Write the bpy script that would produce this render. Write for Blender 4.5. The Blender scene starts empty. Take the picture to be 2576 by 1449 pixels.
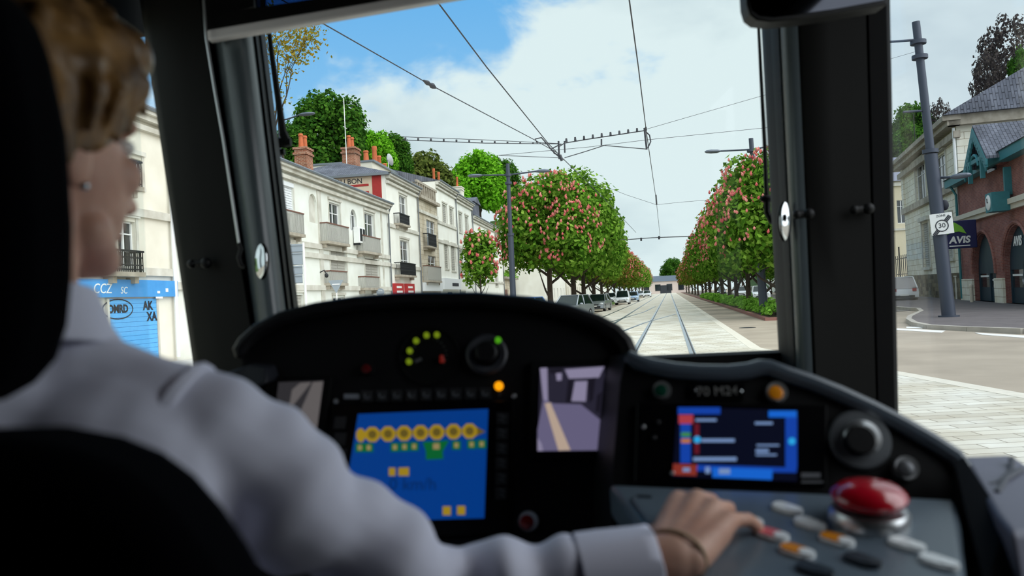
import bpy, math, random
import numpy as np
from mathutils import Vector, Matrix, noise as mnoise

# ---------------------------------------------------------------- camera, sky, sun, exposure
SC = bpy.context.scene
COL = SC.collection
IW, IH = 2576, 1449
LENS = 28.0
FP = IW * LENS / 36.0
CAM = Vector((0, 0, 1.65))
ROLL, PITCH = 0.05, 0.0107
_f = Vector((0, math.cos(PITCH), math.sin(PITCH)))
_r0 = Vector((1, 0, 0)); _u0 = Vector((0, -math.sin(PITCH), math.cos(PITCH)))
_r = _r0 * math.cos(ROLL) - _u0 * math.sin(ROLL)
_u = _r0 * math.sin(ROLL) + _u0 * math.cos(ROLL)
cd = bpy.data.cameras.new('camera'); co = bpy.data.objects.new('camera', cd); COL.objects.link(co)
M = Matrix((( _r.x, _u.x, -_f.x, CAM.x), (_r.y, _u.y, -_f.y, CAM.y), (_r.z, _u.z, -_f.z, CAM.z), (0, 0, 0, 1)))
co.matrix_world = M
cd.lens = LENS; cd.sensor_width = 36.0; cd.clip_start = 0.02; cd.clip_end = 2000
cd.dof.use_dof = True; cd.dof.focus_distance = 28.0; cd.dof.aperture_fstop = 4.0
SC.camera = co

SC.view_settings.view_transform = 'Standard'
SC.view_settings.look = 'None'
SC.view_settings.gamma = 1.0
SC.view_settings.use_curve_mapping = False
SC.view_settings.exposure = 0.0

def lin(r, g, b):
    o = []
    for c in (r, g, b):
        c /= 255.0
        o.append(c / 12.92 if c <= 0.04045 else ((c + 0.055) / 1.055) ** 2.4)
    return (o[0], o[1], o[2], 1.0)

def ray(px, py):
    d = _f * FP + _r * (px - IW / 2) - _u * (py - IH / 2)
    return d.normalized()
def P(px, py, y):
    """the point seen at a pixel, y metres ahead"""
    d = ray(px, py); return CAM + d * (y / d.y)
def PZ(px, py, z=0.0):
    d = ray(px, py); return CAM + d * ((z - CAM.z) / d.z)
def PL(px, py, p0, n):
    d = ray(px, py); return CAM + d * ((p0 - CAM).dot(n) / d.dot(n))

def nodes_of(idb):
    idb.use_nodes = True
    nt = idb.node_tree
    return nt, nt.nodes, nt.links

# sky: blue gap up to the left, broken white cloud elsewhere
wd = bpy.data.worlds.new('sky'); SC.world = wd
nt, N, L = nodes_of(wd)
N.clear()
tc = N.new('ShaderNodeTexCoord')
a, b = ray(1010, 225), ray(1520, -20)
cn = a.cross(b).normalized()
if cn.dot(ray(1600, 300)) < 0: cn = -cn
def math_node(op, a=None, b=None):
    n = N.new('ShaderNodeMath'); n.operation = op
    for i, v in enumerate((a, b)):
        if v is None: continue
        if isinstance(v, (int, float)): n.inputs[i].default_value = v
        else: L.new(v, n.inputs[i])
    return n.outputs[0]
dot = N.new('ShaderNodeVectorMath'); dot.operation = 'DOT_PRODUCT'
L.new(tc.outputs['Generated'], dot.inputs[0]); dot.inputs[1].default_value = cn
def wnoise(scale, detail, rough, sc=(1, 1, 1), loc=(0, 0, 0), dist=0.0):
    mp = N.new('ShaderNodeMapping'); mp.inputs['Scale'].default_value = sc; mp.inputs['Location'].default_value = loc
    L.new(tc.outputs['Generated'], mp.inputs[0])
    n = N.new('ShaderNodeTexNoise'); n.inputs['Scale'].default_value = scale; n.inputs['Detail'].default_value = detail
    n.inputs['Roughness'].default_value = rough; n.inputs['Distortion'].default_value = dist
    L.new(mp.outputs[0], n.inputs['Vector']); return n.outputs['Fac']
n1 = wnoise(7.0, 8, 0.55, (1, 1, 1.6), (0.31, 0.2, 0.7), 0.3)
n2 = wnoise(4.0, 7, 0.55, (1, 1, 1.8), (2.3, 1.2, 0.4), 0.2)
s = math_node('ADD', dot.outputs['Value'], math_node('MULTIPLY', math_node('SUBTRACT', n1, 0.5), 0.55))
mask = N.new('ShaderNodeMapRange'); mask.interpolation_type = 'SMOOTHSTEP'
L.new(s, mask.inputs[0]); mask.inputs[1].default_value = -0.055; mask.inputs[2].default_value = 0.06
gap = N.new('ShaderNodeVectorMath'); gap.operation = 'DOT_PRODUCT'; L.new(tc.outputs['Generated'], gap.inputs[0]); gap.inputs[1].default_value = ray(760, 60)
gs_ = math_node('ADD', gap.outputs['Value'], math_node('MULTIPLY', math_node('SUBTRACT', n1, 0.5), 0.35))
gm = N.new('ShaderNodeMapRange'); gm.interpolation_type = 'SMOOTHSTEP'; L.new(gs_, gm.inputs[0]); gm.inputs[1].default_value = 0.80; gm.inputs[2].default_value = 0.90; gm.inputs[3].default_value = 1.0; gm.inputs[4].default_value = 0.0
cover = math_node('MAXIMUM', mask.outputs[0], gm.outputs[0])
blue = N.new('ShaderNodeValToRGB')
sep = N.new('ShaderNodeSeparateXYZ'); L.new(tc.outputs['Generated'], sep.inputs[0])
L.new(sep.outputs[2], blue.inputs[0])
blue.color_ramp.elements[0].position = 0.05; blue.color_ramp.elements[0].color = lin(166, 216, 246)
blue.color_ramp.elements[1].position = 0.45; blue.color_ramp.elements[1].color = lin(84, 170, 236)
cl = N.new('ShaderNodeValToRGB'); L.new(n2, cl.inputs[0])
cl.color_ramp.elements[0].position = 0.28; cl.color_ramp.elements[0].color = lin(204, 222, 228)
cl.color_ramp.elements[1].position = 0.47; cl.color_ramp.elements[1].color = lin(226, 242, 244)
mx = N.new('ShaderNodeMixRGB'); L.new(cover, mx.inputs[0]); L.new(blue.outputs[0], mx.inputs[1]); L.new(cl.outputs[0], mx.inputs[2])
bg = N.new('ShaderNodeBackground'); L.new(mx.outputs[0], bg.inputs[0]); bg.inputs[1].default_value = 1.0
wo = N.new('ShaderNodeOutputWorld'); L.new(bg.outputs[0], wo.inputs[0])

sd = bpy.data.lights.new('sun', 'SUN'); so = bpy.data.objects.new('sun', sd); COL.objects.link(so)
sd.energy = 3.9; sd.angle = math.radians(95); sd.color = (1.0, 0.99, 0.97)
SUN_DIR = Vector((0.56, -0.42, 0.72)).normalized()      # towards the sun: right, a little behind
so.rotation_euler = SUN_DIR.to_track_quat('Z', 'Y').to_euler()
so.location = (20, -10, 40)

# ---------------------------------------------------------------- helpers
def mat(name, col, rough=0.6, metal=0.0, var=0.0, vscale=6.0, bump=0.0, bscale=40.0, spec=0.5, emit=None, estr=1.0, coat=0.0, var2=None):
    m = bpy.data.materials.new(name); nt, N, L = nodes_of(m)
    p = N['Principled BSDF']
    c = lin(*col)
    p.inputs['Base Color'].default_value = c; p.inputs['Roughness'].default_value = rough
    p.inputs['Metallic'].default_value = metal; p.inputs['Specular IOR Level'].default_value = spec
    p.inputs['Coat Weight'].default_value = coat
    tc = N.new('ShaderNodeTexCoord')
    if var or var2:
        nz = N.new('ShaderNodeTexNoise'); nz.inputs['Scale'].default_value = vscale; nz.inputs['Detail'].default_value = 6
        L.new(tc.outputs['Object'], nz.inputs['Vector'])
        r = N.new('ShaderNodeValToRGB'); L.new(nz.outputs['Fac'], r.inputs[0])
        r.color_ramp.elements[0].position = 0.3; r.color_ramp.elements[1].position = 0.7
        lo = lin(*var2) if var2 else tuple(max(0, x * (1 - var)) for x in c[:3]) + (1,)
        r.color_ramp.elements[0].color = lo; r.color_ramp.elements[1].color = c
        L.new(r.outputs[0], p.inputs['Base Color'])
    if bump:
        nb = N.new('ShaderNodeTexNoise'); nb.inputs['Scale'].default_value = bscale; nb.inputs['Detail'].default_value = 4
        L.new(tc.outputs['Object'], nb.inputs['Vector'])
        bp = N.new('ShaderNodeBump'); bp.inputs['Strength'].default_value = bump; bp.inputs['Distance'].default_value = 0.02
        L.new(nb.outputs['Fac'], bp.inputs['Height']); L.new(bp.outputs[0], p.inputs['Normal'])
    if emit:
        p.inputs['Emission Color'].default_value = lin(*emit); p.inputs['Emission Strength'].default_value = estr
    return m

def mat_brick(name, c1, c2, mortar, w=0.6, h=0.2, plane='xy', msize=0.012, rough=0.8, rot=0.0, bias=0.0, stain=None):
    m = bpy.data.materials.new(name); nt, N, L = nodes_of(m); p = N['Principled BSDF']
    p.inputs['Roughness'].default_value = rough; p.inputs['Specular IOR Level'].default_value = .15
    tc = N.new('ShaderNodeTexCoord'); src = tc.outputs['Object']
    if plane == 'xz':
        sp = N.new('ShaderNodeSeparateXYZ'); L.new(src, sp.inputs[0])
        ad = N.new('ShaderNodeMath'); ad.operation = 'ADD'; L.new(sp.outputs[0], ad.inputs[0]); L.new(sp.outputs[1], ad.inputs[1])
        cb = N.new('ShaderNodeCombineXYZ'); L.new(ad.outputs[0], cb.inputs[0]); L.new(sp.outputs[2], cb.inputs[1]); src = cb.outputs[0]
    mp = N.new('ShaderNodeMapping'); mp.inputs['Rotation'].default_value = (0, 0, rot); L.new(src, mp.inputs[0])
    bt = N.new('ShaderNodeTexBrick'); L.new(mp.outputs[0], bt.inputs['Vector'])
    bt.inputs['Color1'].default_value = lin(*c1); bt.inputs['Color2'].default_value = lin(*c2); bt.inputs['Mortar'].default_value = lin(*mortar)
    bt.inputs['Scale'].default_value = 1.0; bt.inputs['Brick Width'].default_value = w; bt.inputs['Row Height'].default_value = h
    bt.inputs['Mortar Size'].default_value = msize; bt.inputs['Bias'].default_value = bias
    out = bt.outputs['Color']
    nz = N.new('ShaderNodeTexNoise'); nz.inputs['Scale'].default_value = 0.9; nz.inputs['Detail'].default_value = 8; L.new(src, nz.inputs['Vector'])
    rp = N.new('ShaderNodeValToRGB'); L.new(nz.outputs['Fac'], rp.inputs[0])
    rp.color_ramp.elements[0].position = 0.35; rp.color_ramp.elements[1].position = 0.65
    rp.color_ramp.elements[0].color = lin(*(stain or (205, 203, 198))); rp.color_ramp.elements[1].color = (1, 1, 1, 1)
    mu = N.new('ShaderNodeMixRGB'); mu.blend_type = 'MULTIPLY'; mu.inputs[0].default_value = 1.0
    L.new(out, mu.inputs[1]); L.new(rp.outputs[0], mu.inputs[2]); L.new(mu.outputs[0], p.inputs['Base Color'])
    return m

def mat_leaf(name, cols, trans=0.35):
    m = bpy.data.materials.new(name); nt, N, L = nodes_of(m)
    N.remove(N['Principled BSDF']); out = N['Material Output']
    g = N.new('ShaderNodeNewGeometry'); r = N.new('ShaderNodeValToRGB'); L.new(g.outputs['Random Per Island'], r.inputs[0])
    els = r.color_ramp.elements
    els[0].color = lin(*cols[0]); els[1].color = lin(*cols[-1])
    for i, c in enumerate(cols[1:-1]):
        e = els.new((i + 1) / (len(cols) - 1)); e.color = lin(*c)
    d = N.new('ShaderNodeBsdfDiffuse'); t = N.new('ShaderNodeBsdfTranslucent'); mx = N.new('ShaderNodeMixShader')
    L.new(r.outputs[0], d.inputs[0]); L.new(r.outputs[0], t.inputs[0]); mx.inputs[0].default_value = trans
    L.new(d.outputs[0], mx.inputs[1]); L.new(t.outputs[0], mx.inputs[2]); L.new(mx.outputs[0], out.inputs[0])
    return m

def mat_glass(name, tint=(1, 1, 1), gloss=0.03):
    m = bpy.data.materials.new(name); nt, N, L = nodes_of(m)
    N.remove(N['Principled BSDF']); out = N['Material Output']
    t = N.new('ShaderNodeBsdfTransparent'); t.inputs[0].default_value = (*tint, 1)
    g = N.new('ShaderNodeBsdfGlossy'); g.inputs['Roughness'].default_value = 0.02
    mx = N.new('ShaderNodeMixShader'); mx.inputs[0].default_value = gloss
    L.new(t.outputs[0], mx.inputs[1]); L.new(g.outputs[0], mx.inputs[2]); L.new(mx.outputs[0], out.inputs[0])
    return m

def mat_emit(name, col, s=1.0):
    m = bpy.data.materials.new(name); nt, N, L = nodes_of(m)
    p = N['Principled BSDF']; p.inputs['Base Color'].default_value = (0.01, 0.01, 0.01, 1); p.inputs['Roughness'].default_value = 0.35
    p.inputs['Specular IOR Level'].default_value = 0.1
    p.inputs['Emission Color'].default_value = lin(*col); p.inputs['Emission Strength'].default_value = s
    return m

def frame_from(axis):
    z = Vector(axis).normalized()
    x = Vector((0, 0, 1)).cross(z)
    if x.length < 1e-4: x = Vector((1, 0, 0))
    x.normalize(); y = z.cross(x)
    return x, y, z

OFF = {}
class MB:
    def __init__(s): s.v = []; s.f = []
    def add(s, vs, fs):
        o = len(s.v); s.v.extend([tuple(p) for p in vs]); s.f.extend([tuple(i + o for i in f) for f in fs]); return s
    def quad(s, a, b, c, d): return s.add((a, b, c, d), ((0, 1, 2, 3),))
    def poly(s, pts): return s.add(pts, (tuple(range(len(pts))),))
    def box(s, x0, x1, y0, y1, z0, z1):
        return s.add([(x0, y0, z0), (x1, y0, z0), (x1, y1, z0), (x0, y1, z0), (x0, y0, z1), (x1, y0, z1), (x1, y1, z1), (x0, y1, z1)],
                     [(0, 3, 2, 1), (4, 5, 6, 7), (0, 1, 5, 4), (1, 2, 6, 5), (2, 3, 7, 6), (3, 0, 4, 7)])
    def obox(s, c, ax, half):
        c = Vector(c); vs = []
        for k in (-1, 1):
            for i, j in ((-1, -1), (1, -1), (1, 1), (-1, 1)):
                vs.append(c + ax[0] * (i * half[0]) + ax[1] * (j * half[1]) + ax[2] * (k * half[2]))
        return s.add(vs, [(0, 3, 2, 1), (4, 5, 6, 7), (0, 1, 5, 4), (1, 2, 6, 5), (2, 3, 7, 6), (3, 0, 4, 7)])
    def prism(s, pts, ext):
        n = len(pts); ext = Vector(ext); pts = [Vector(p) for p in pts]
        vs = pts + [p + ext for p in pts]
        fs = [tuple(range(n)), tuple(range(2 * n - 1, n - 1, -1))]
        for i in range(n):
            j = (i + 1) % n; fs.append((j, i, i + n, j + n))
        return s.add(vs, fs)
    def tube(s, pts, r, n=8, cap=True):
        pts = [Vector(p) for p in pts]; m = len(pts)
        rs = r if isinstance(r, (list, tuple)) else [r] * m
        vs = []; fs = []; px = None
        for i, p in enumerate(pts):
            t = (pts[min(i + 1, m - 1)] - pts[max(i - 1, 0)])
            if t.length < 1e-9: t = Vector((0, 0, 1))
            t.normalize()
            if px is None: x, y, _ = frame_from(t)
            else:
                x = px - t * px.dot(t)
                if x.length < 1e-5: x, y, _ = frame_from(t)
                x.normalize(); y = t.cross(x)
            px = x
            for k in range(n):
                an = 2 * math.pi * k / n
                vs.append(p + (x * math.cos(an) + y * math.sin(an)) * rs[i])
        for i in range(m - 1):
            for k in range(n):
                k2 = (k + 1) % n
                fs.append((i * n + k, i * n + k2, (i + 1) * n + k2, (i + 1) * n + k))
        if cap:
            fs.append(tuple(range(n - 1, -1, -1))); fs.append(tuple((m - 1) * n + k for k in range(n)))
        return s.add(vs, fs)
    def lathe(s, prof, origin, axis=(0, 0, 1), n=24, close=True):
        x, y, z = frame_from(axis); o = Vector(origin); vs = []; fs = []; m = len(prof)
        for r, h in prof:
            for k in range(n):
                an = 2 * math.pi * k / n
                vs.append(o + z * h + (x * math.cos(an) + y * math.sin(an)) * r)
        for i in range(m - 1):
            for k in range(n):
                k2 = (k + 1) % n
                fs.append((i * n + k, i * n + k2, (i + 1) * n + k2, (i + 1) * n + k))
        if close:
            fs.append(tuple(range(n - 1, -1, -1))); fs.append(tuple((m - 1) * n + k for k in range(n)))
        return s.add(vs, fs)
    def ell(s, c, rad, ax=None, nu=16, nv=10):
        c = Vector(c); ax = ax or (Vector((1, 0, 0)), Vector((0, 1, 0)), Vector((0, 0, 1)))
        vs = [c - ax[2] * rad[2]]; fs = []
        for i in range(1, nv):
            th = math.pi * i / nv
            for k in range(nu):
                ph = 2 * math.pi * k / nu
                vs.append(c + ax[0] * (rad[0] * math.sin(th) * math.cos(ph)) + ax[1] * (rad[1] * math.sin(th) * math.sin(ph)) - ax[2] * (rad[2] * math.cos(th)))
        vs.append(c + ax[2] * rad[2]); top = len(vs) - 1
        for k in range(nu):
            k2 = (k + 1) % nu
            fs.append((0, 1 + k2, 1 + k))
            for i in range(nv - 2):
                fs.append((1 + i * nu + k, 1 + i * nu + k2, 1 + (i + 1) * nu + k2, 1 + (i + 1) * nu + k))
            fs.append((top, 1 + (nv - 2) * nu + k, 1 + (nv - 2) * nu + k2))
        return s.add(vs, fs)
    def capsule(s, a, b, r0, r1, n=16):
        a, b = Vector(a), Vector(b); d = b - a
        pts = []; rs = []
        dn = d.normalized() if d.length > 1e-6 else Vector((0, 0, 1))
        for k in range(6):
            t = math.pi / 2 * k / 6; pts.append(a - dn * (r0 * math.cos(t))); rs.append(max(r0 * math.sin(t), r0 * 0.03))
        pts.append(a); rs.append(r0); pts.append(b); rs.append(r1)
        for k in range(1, 7):
            t = math.pi / 2 * k / 6; pts.append(b + dn * (r1 * math.sin(t))); rs.append(max(r1 * math.cos(t), r1 * 0.03))
        return s.tube(pts, rs, n)
    def loft(s, secs, closed=True, cap=True):
        n = len(secs[0]); m = len(secs); fs = []
        vs = [p for sec in secs for p in sec]
        for i in range(m - 1):
            for k in range(n if closed else n - 1):
                k2 = (k + 1) % n
                fs.append((i * n + k, i * n + k2, (i + 1) * n + k2, (i + 1) * n + k))
        if closed and cap:
            fs.append(tuple(range(n - 1, -1, -1))); fs.append(tuple((m - 1) * n + k for k in range(n)))
        return s.add(vs, fs)
    def build(s, name, m, parent=None, local=False, smooth=35, bevel=0.0, bseg=3):
        vs = s.v; loc = None
        if not local:
            if parent is not None: o = OFF.get(parent.name, Vector((0, 0, 0)))
            else:
                A = np.array(vs); lo = A.min(0); hi = A.max(0); o = Vector(((lo[0] + hi[0]) / 2, (lo[1] + hi[1]) / 2, lo[2])); loc = o
            vs = [(p[0] - o.x, p[1] - o.y, p[2] - o.z) for p in vs]
        me = bpy.data.meshes.new(name); me.from_pydata(vs, [], s.f); me.update()
        fix_normals(me)
        if m is not None: me.materials.append(m)
        if smooth:
            me.polygons.foreach_set('use_smooth', [True] * len(me.polygons))
            me.set_sharp_from_angle(angle=math.radians(smooth))
        ob = bpy.data.objects.new(name, me); COL.objects.link(ob)
        if parent is not None:
            ob.parent = parent
            if not local: OFF[ob.name] = OFF.get(parent.name, Vector((0, 0, 0)))
        elif loc is not None: ob.location = loc; OFF[ob.name] = loc
        if bevel:
            bv = ob.modifiers.new('bevel', 'BEVEL'); bv.width = bevel; bv.segments = bseg; bv.limit_method = 'ANGLE'; bv.angle_limit = math.radians(40)
        return ob

import bmesh
def fix_normals(me):
    if len(me.polygons) > 30000: return
    bm = bmesh.new(); bm.from_mesh(me); bmesh.ops.recalc_face_normals(bm, faces=bm.faces); bm.to_mesh(me); bm.free()

def tag(o, label=None, cat=None, group=None, kind=None):
    if label: o['label'] = label
    if cat: o['category'] = cat
    if group: o['group'] = group
    if kind: o['kind'] = kind
    return o
def empty(name, loc, rz=0.0):
    e = bpy.data.objects.new(name, None); COL.objects.link(e); e.empty_display_size = 0.1
    e.location = loc; e.rotation_euler = (0, 0, rz); OFF[e.name] = Vector(loc); return e
def struct(o): o['kind'] = 'structure'; return o
def copy_tree(o, parent=None):
    c = o.copy(); COL.objects.link(c)
    if parent is not None: c.parent = parent
    for ch in list(o.children): copy_tree(ch, c)
    return c

def text_mb(s, size, origin, xdir, ydir, thick=0.002, align='CENTER', shear=0.0, squash=1.0, bold=0.0):
    """letters as mesh, laid in the plane of xdir, ydir"""
    cu = bpy.data.curves.new('lettering', 'FONT'); cu.body = s; cu.size = size; cu.align_x = align; cu.align_y = 'CENTER'; cu.shear = shear
    cu.offset = bold; cu.extrude = thick; cu.resolution_u = 3
    ob = bpy.data.objects.new('lettering', cu); COL.objects.link(ob)
    dg = bpy.context.evaluated_depsgraph_get(); me = bpy.data.meshes.new_from_object(ob.evaluated_get(dg))
    x = Vector(xdir).normalized(); y = Vector(ydir).normalized(); z = x.cross(y); o = Vector(origin)
    mb = MB(); mb.add([o + x * (v.co.x * squash) + y * v.co.y + z * v.co.z for v in me.vertices], [tuple(p.vertices) for p in me.polygons])
    bpy.data.objects.remove(ob); bpy.data.curves.remove(cu); bpy.data.meshes.remove(me)
    return mb

def remesh(mb, voxel, smooth=4, name='tmp'):
    me = bpy.data.meshes.new(name); me.from_pydata(mb.v, [], mb.f); me.update(); fix_normals(me)
    ob = bpy.data.objects.new(name, me); COL.objects.link(ob)
    r = ob.modifiers.new('r', 'REMESH'); r.mode = 'VOXEL'; r.voxel_size = voxel; r.use_smooth_shade = True
    sm = ob.modifiers.new('s', 'SMOOTH'); sm.iterations = smooth; sm.factor = 0.5
    dg = bpy.context.evaluated_depsgraph_get(); out = bpy.data.meshes.new_from_object(ob.evaluated_get(dg))
    bpy.data.objects.remove(ob); bpy.data.meshes.remove(me)
    return out
def mesh_obj(name, me, m, parent=None, label=None):
    me.materials.clear(); me.materials.append(m); me.name = name
    ob = bpy.data.objects.new(name, me); COL.objects.link(ob)
    o = OFF.get(parent.name, Vector((0, 0, 0))) if parent else Vector((0, 0, 0))
    if o.length: me.transform(Matrix.Translation(-o))
    if parent: ob.parent = parent
    OFF[ob.name] = o
    me.polygons.foreach_set('use_smooth', [True] * len(me.polygons))
    return ob

# track frame: s metres along the rails, o metres to the right of the near track's centre
TD = Vector((0.197, 1.0, 0)).normalized(); TN = Vector((TD.y, -TD.x, 0))
def T(s, o, z=0.0): return Vector((-0.26, 0, z)) + TD * s + TN * o
# ---------------------------------------------------------------- materials
m_asphalt = mat('asphalt', (174, 162, 146), 0.9, spec=.12, var=0.25, vscale=0.6, bump=0.2, bscale=60)
m_asphalt_dark = mat('dark_asphalt', (120, 116, 110), 0.9, spec=.12, var=0.25, vscale=0.5, bump=0.2, bscale=60)
m_slab = mat_brick('pale_pavers', (224, 222, 212), (202, 198, 186), (148, 142, 130), 0.62, 0.21, rot=0.0, msize=0.008, stain=(226, 220, 210))
m_pave = mat('dark_pavement', (112, 106, 106), 0.9, spec=.12, var=0.2, vscale=2.0)
m_kerb = mat('kerb_stone', (180, 174, 164), 0.9, spec=.12, var=0.2, vscale=3)
m_white_paint = mat('road_paint', (232, 230, 226), 0.6)
m_soil = mat('soil', (86, 70, 52), 0.9, var=0.3)
m_red_kerb = mat('reddish_kerb', (140, 96, 88), 0.8)
m_rail = mat('rail_steel', (178, 184, 190), 0.28, 0.85)
m_groove = mat('rail_groove', (70, 68, 66), 0.8)
m_hill = mat('hill_grass', (70, 96, 40), 0.9, var=0.4, vscale=0.4)

# ---------------------------------------------------------------- ground
g = MB(); g.quad((-160, -60, -0.03), (260, -60, -0.03), (260, 420, -0.03), (-160, 420, -0.03)); struct(g.build('ground', m_asphalt))
def flat(name, pts, z, m, thick=0.02, kind='structure'):
    b = MB(); b.prism([(p[0], p[1], z) for p in pts], (0, 0, -thick)); o = b.build(name, m, smooth=0); o['kind'] = kind; return o
right_edge = [(6.95, -20), (6.88, 9.0), (6.72, 13.5), (6.45, 18.0), (6.35, 20.6)] + [tuple(T(s, 2.5)[:2]) for s in (23, 27, 40, 80, 140, 330)]
left_edge = [tuple(T(s, -5.4)[:2]) for s in (330, 140, 80, 40, 20, -20)]
slab = flat('tram_slab', right_edge + left_edge, 0.0, m_slab)
# light border course along the slab edge
bd = MB()
for i in range(len(right_edge) - 1):
    a = Vector((*right_edge[i], 0.004)); b = Vector((*right_edge[i + 1], 0.004)); d = (b - a).normalized(); nn = Vector((d.y, -d.x, 0))
    bd.prism([a, b, b - nn * 0.28, a - nn * 0.28], (0, 0, -0.02))
struct(bd.build('slab_border', mat('pale_border_stone', (214, 208, 194), 0.9, var=0.1, spec=.1), smooth=0))
# carriageway right of the slab
flat('road', [tuple(T(s, 2.5)[:2]) for s in (20.5, 60, 140, 330)] + [tuple(T(s, 4.6)[:2]) for s in (330, 140, 60, 38)] + [(13.9, 33), (12.8, 26), (13.2, 21), (15, -20), (6.95, -20), (6.88, 9), (6.72, 13.5), (6.45, 18)], -0.006, m_asphalt, 0.015)
flat('road', [tuple(T(s, 7.4)[:2]) for s in (38, 60, 140, 330)] + [tuple(T(s, 15.5)[:2]) for s in (330, 140, 60, 46)], -0.008, m_asphalt_dark, 0.015)
# pavement at the right with rounded kerb
pav = [PZ(2576, 826, 0.12), PZ(2440, 822, 0.12), PZ(2340, 817, 0.12), PZ(2303, 810, 0.12), PZ(2288, 801, 0.12), PZ(2292, 794, 0.12), PZ(2320, 781, 0.12), PZ(2312, 775, 0.12), PZ(2255, 771, 0.12)]
pav = [Vector(p) for p in pav]
far = [Vector((26.5, 66, 0.12)), Vector((36, 70, 0.12)), Vector((30, 30, 0.12)), Vector((22, 5, 0.12)), Vector((15, 5, 0.12))]
flat('sidewalk', pav + far, 0.12, m_pave, 0.16)
kb = MB()
for i in range(len(pav) - 1):
    a, b = pav[i], pav[i + 1]; d = (b - a).normalized(); nn = Vector((d.y, -d.x, 0))
    kb.prism([a - nn * 0.12 + Vector((0, 0, .006)), b - nn * 0.12 + Vector((0, 0, .006)), b + nn * 0.06 + Vector((0, 0, .006)), a + nn * 0.06 + Vector((0, 0, .006))], (0, 0, -0.16))
struct(kb.build('kerb', m_kerb, smooth=0))
# left pavement in front of the houses
flat('sidewalk', [(-13.6, 8), (-9.0, 8), (-5.2, 52), (-1.6, 80), (4, 120), (10, 165), (-2, 165), (-15.2 + .126 * 120, 120), (-15.2 + .126 * 60, 60)], 0.05, mat('pale_pavement', (196, 194, 188), 0.85, var=0.15), 0.08)
# painted dashes on the crossing road
for i, (a, b, c, d) in enumerate((((2255, 826), (2378, 832), (2368, 837), (2255, 830)), ((2452, 837), (2590, 845), (2590, 851), (2470, 842)), ((2280, 822), (2330, 823), (2320, 826), (2280, 825)))):
    mk = MB(); mk.prism([PZ(*q, 0.0) + Vector((0, 0, .004)) for q in (a, b, c, d)], (0, 0, -0.008))
    o = mk.build('road_marking', m_white_paint, smooth=0)
    tag(o, ['white painted dash on the crossing road beside the dark pillar', 'longer white painted dash at the right edge of the picture', 'short white painted dash beside the kerb corner'][i], 'road marking', 'white road dashes')
# manhole
mh = MB(); c = PZ(1880, 824); mh.lathe([(0.32, 0), (0.32, 0.004), (0.28, 0.008)], (c.x, c.y, -0.004), n=20)
tag(mh.build('manhole_cover', mat('dark_iron', (62, 60, 58), 0.6, 0.4)), 'dark round manhole cover in the asphalt beside the tram slab', 'manhole cover')

# rails
def rail(o, name_label, pts=None, s0=-14, s1=330):
    e = empty('tram_rail', T(s0 + 20, o) if pts is None else pts[0]); tag(e, name_label, 'rail', 'grooved tram rails')
    if pts is None: pts = [T(s, o) for s in (s0, 5, 30, 80, 160, s1)]
    def strip(w0, w1, z0, z1, m, nm):
        b = MB()
        for i in range(len(pts) - 1):
            a, c = Vector(pts[i]), Vector(pts[i + 1]); d = (c - a).normalized(); n = Vector((d.y, -d.x, 0))
            b.prism([a + n * w0 + Vector((0, 0, z1)), c + n * w0 + Vector((0, 0, z1)), c + n * w1 + Vector((0, 0, z1)), a + n * w1 + Vector((0, 0, z1))], (0, 0, z0 - z1))
        return b.build(nm, m, e, smooth=0)
    strip(-0.075, 0.02, -0.05, 0.008, m_rail, 'rail_head'); strip(0.02, 0.06, -0.05, 0.005, m_groove, 'groove'); strip(0.06, 0.085, -0.05, 0.008, m_rail, 'guard_lip')
rail(-0.745, 'steel rail of the nearer track, its left one')
rail(0.745, 'steel rail of the nearer track, rightmost of all rails')
rail(-4.1, 'steel rail of the far track next to the parked cars', s0=14)
rail(-2.6, 'steel rail of the far track, the one nearer the middle of the slab', s0=14)
def gp(px, py): return PZ(px, py)
rail(0, 'thin crossover rail slanting from the far track over the nearer one', [gp(1500, 860), gp(1560, 836), gp(1622, 812), gp(1700, 790)])
rail(0, 'thin crossover rail joining the nearer track farther up the street', [gp(1520, 815), gp(1570, 800), gp(1620, 785), gp(1648, 771)])

# hill behind the left houses
hb = MB()
U = Vector((0.126, 1, 0)).normalized(); Q0 = Vector((-15.19, 0, 0)); UN = Vector((-U.y, U.x, 0))   # UN points away from the street
secs = []
for uu in range(-10, 200, 15):
    secs.append([Q0 + U * uu + UN * o + Vector((0, 0, z * float(np.interp(uu, [100, 150], [1, .25])) + .6 * math.sin(uu * .11 + o))) for o, z in ((11, -1.5), (18, 2.0), (26, 6), (36, 9), (55, 11), (90, 12))])
hb.loft(secs, closed=False); struct(hb.build('hill', m_hill))
def hill_z(o): return float(np.interp(o, [11, 18, 26, 36, 55, 90], [-1.0, 2.0, 6, 9, 11, 12]))
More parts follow.
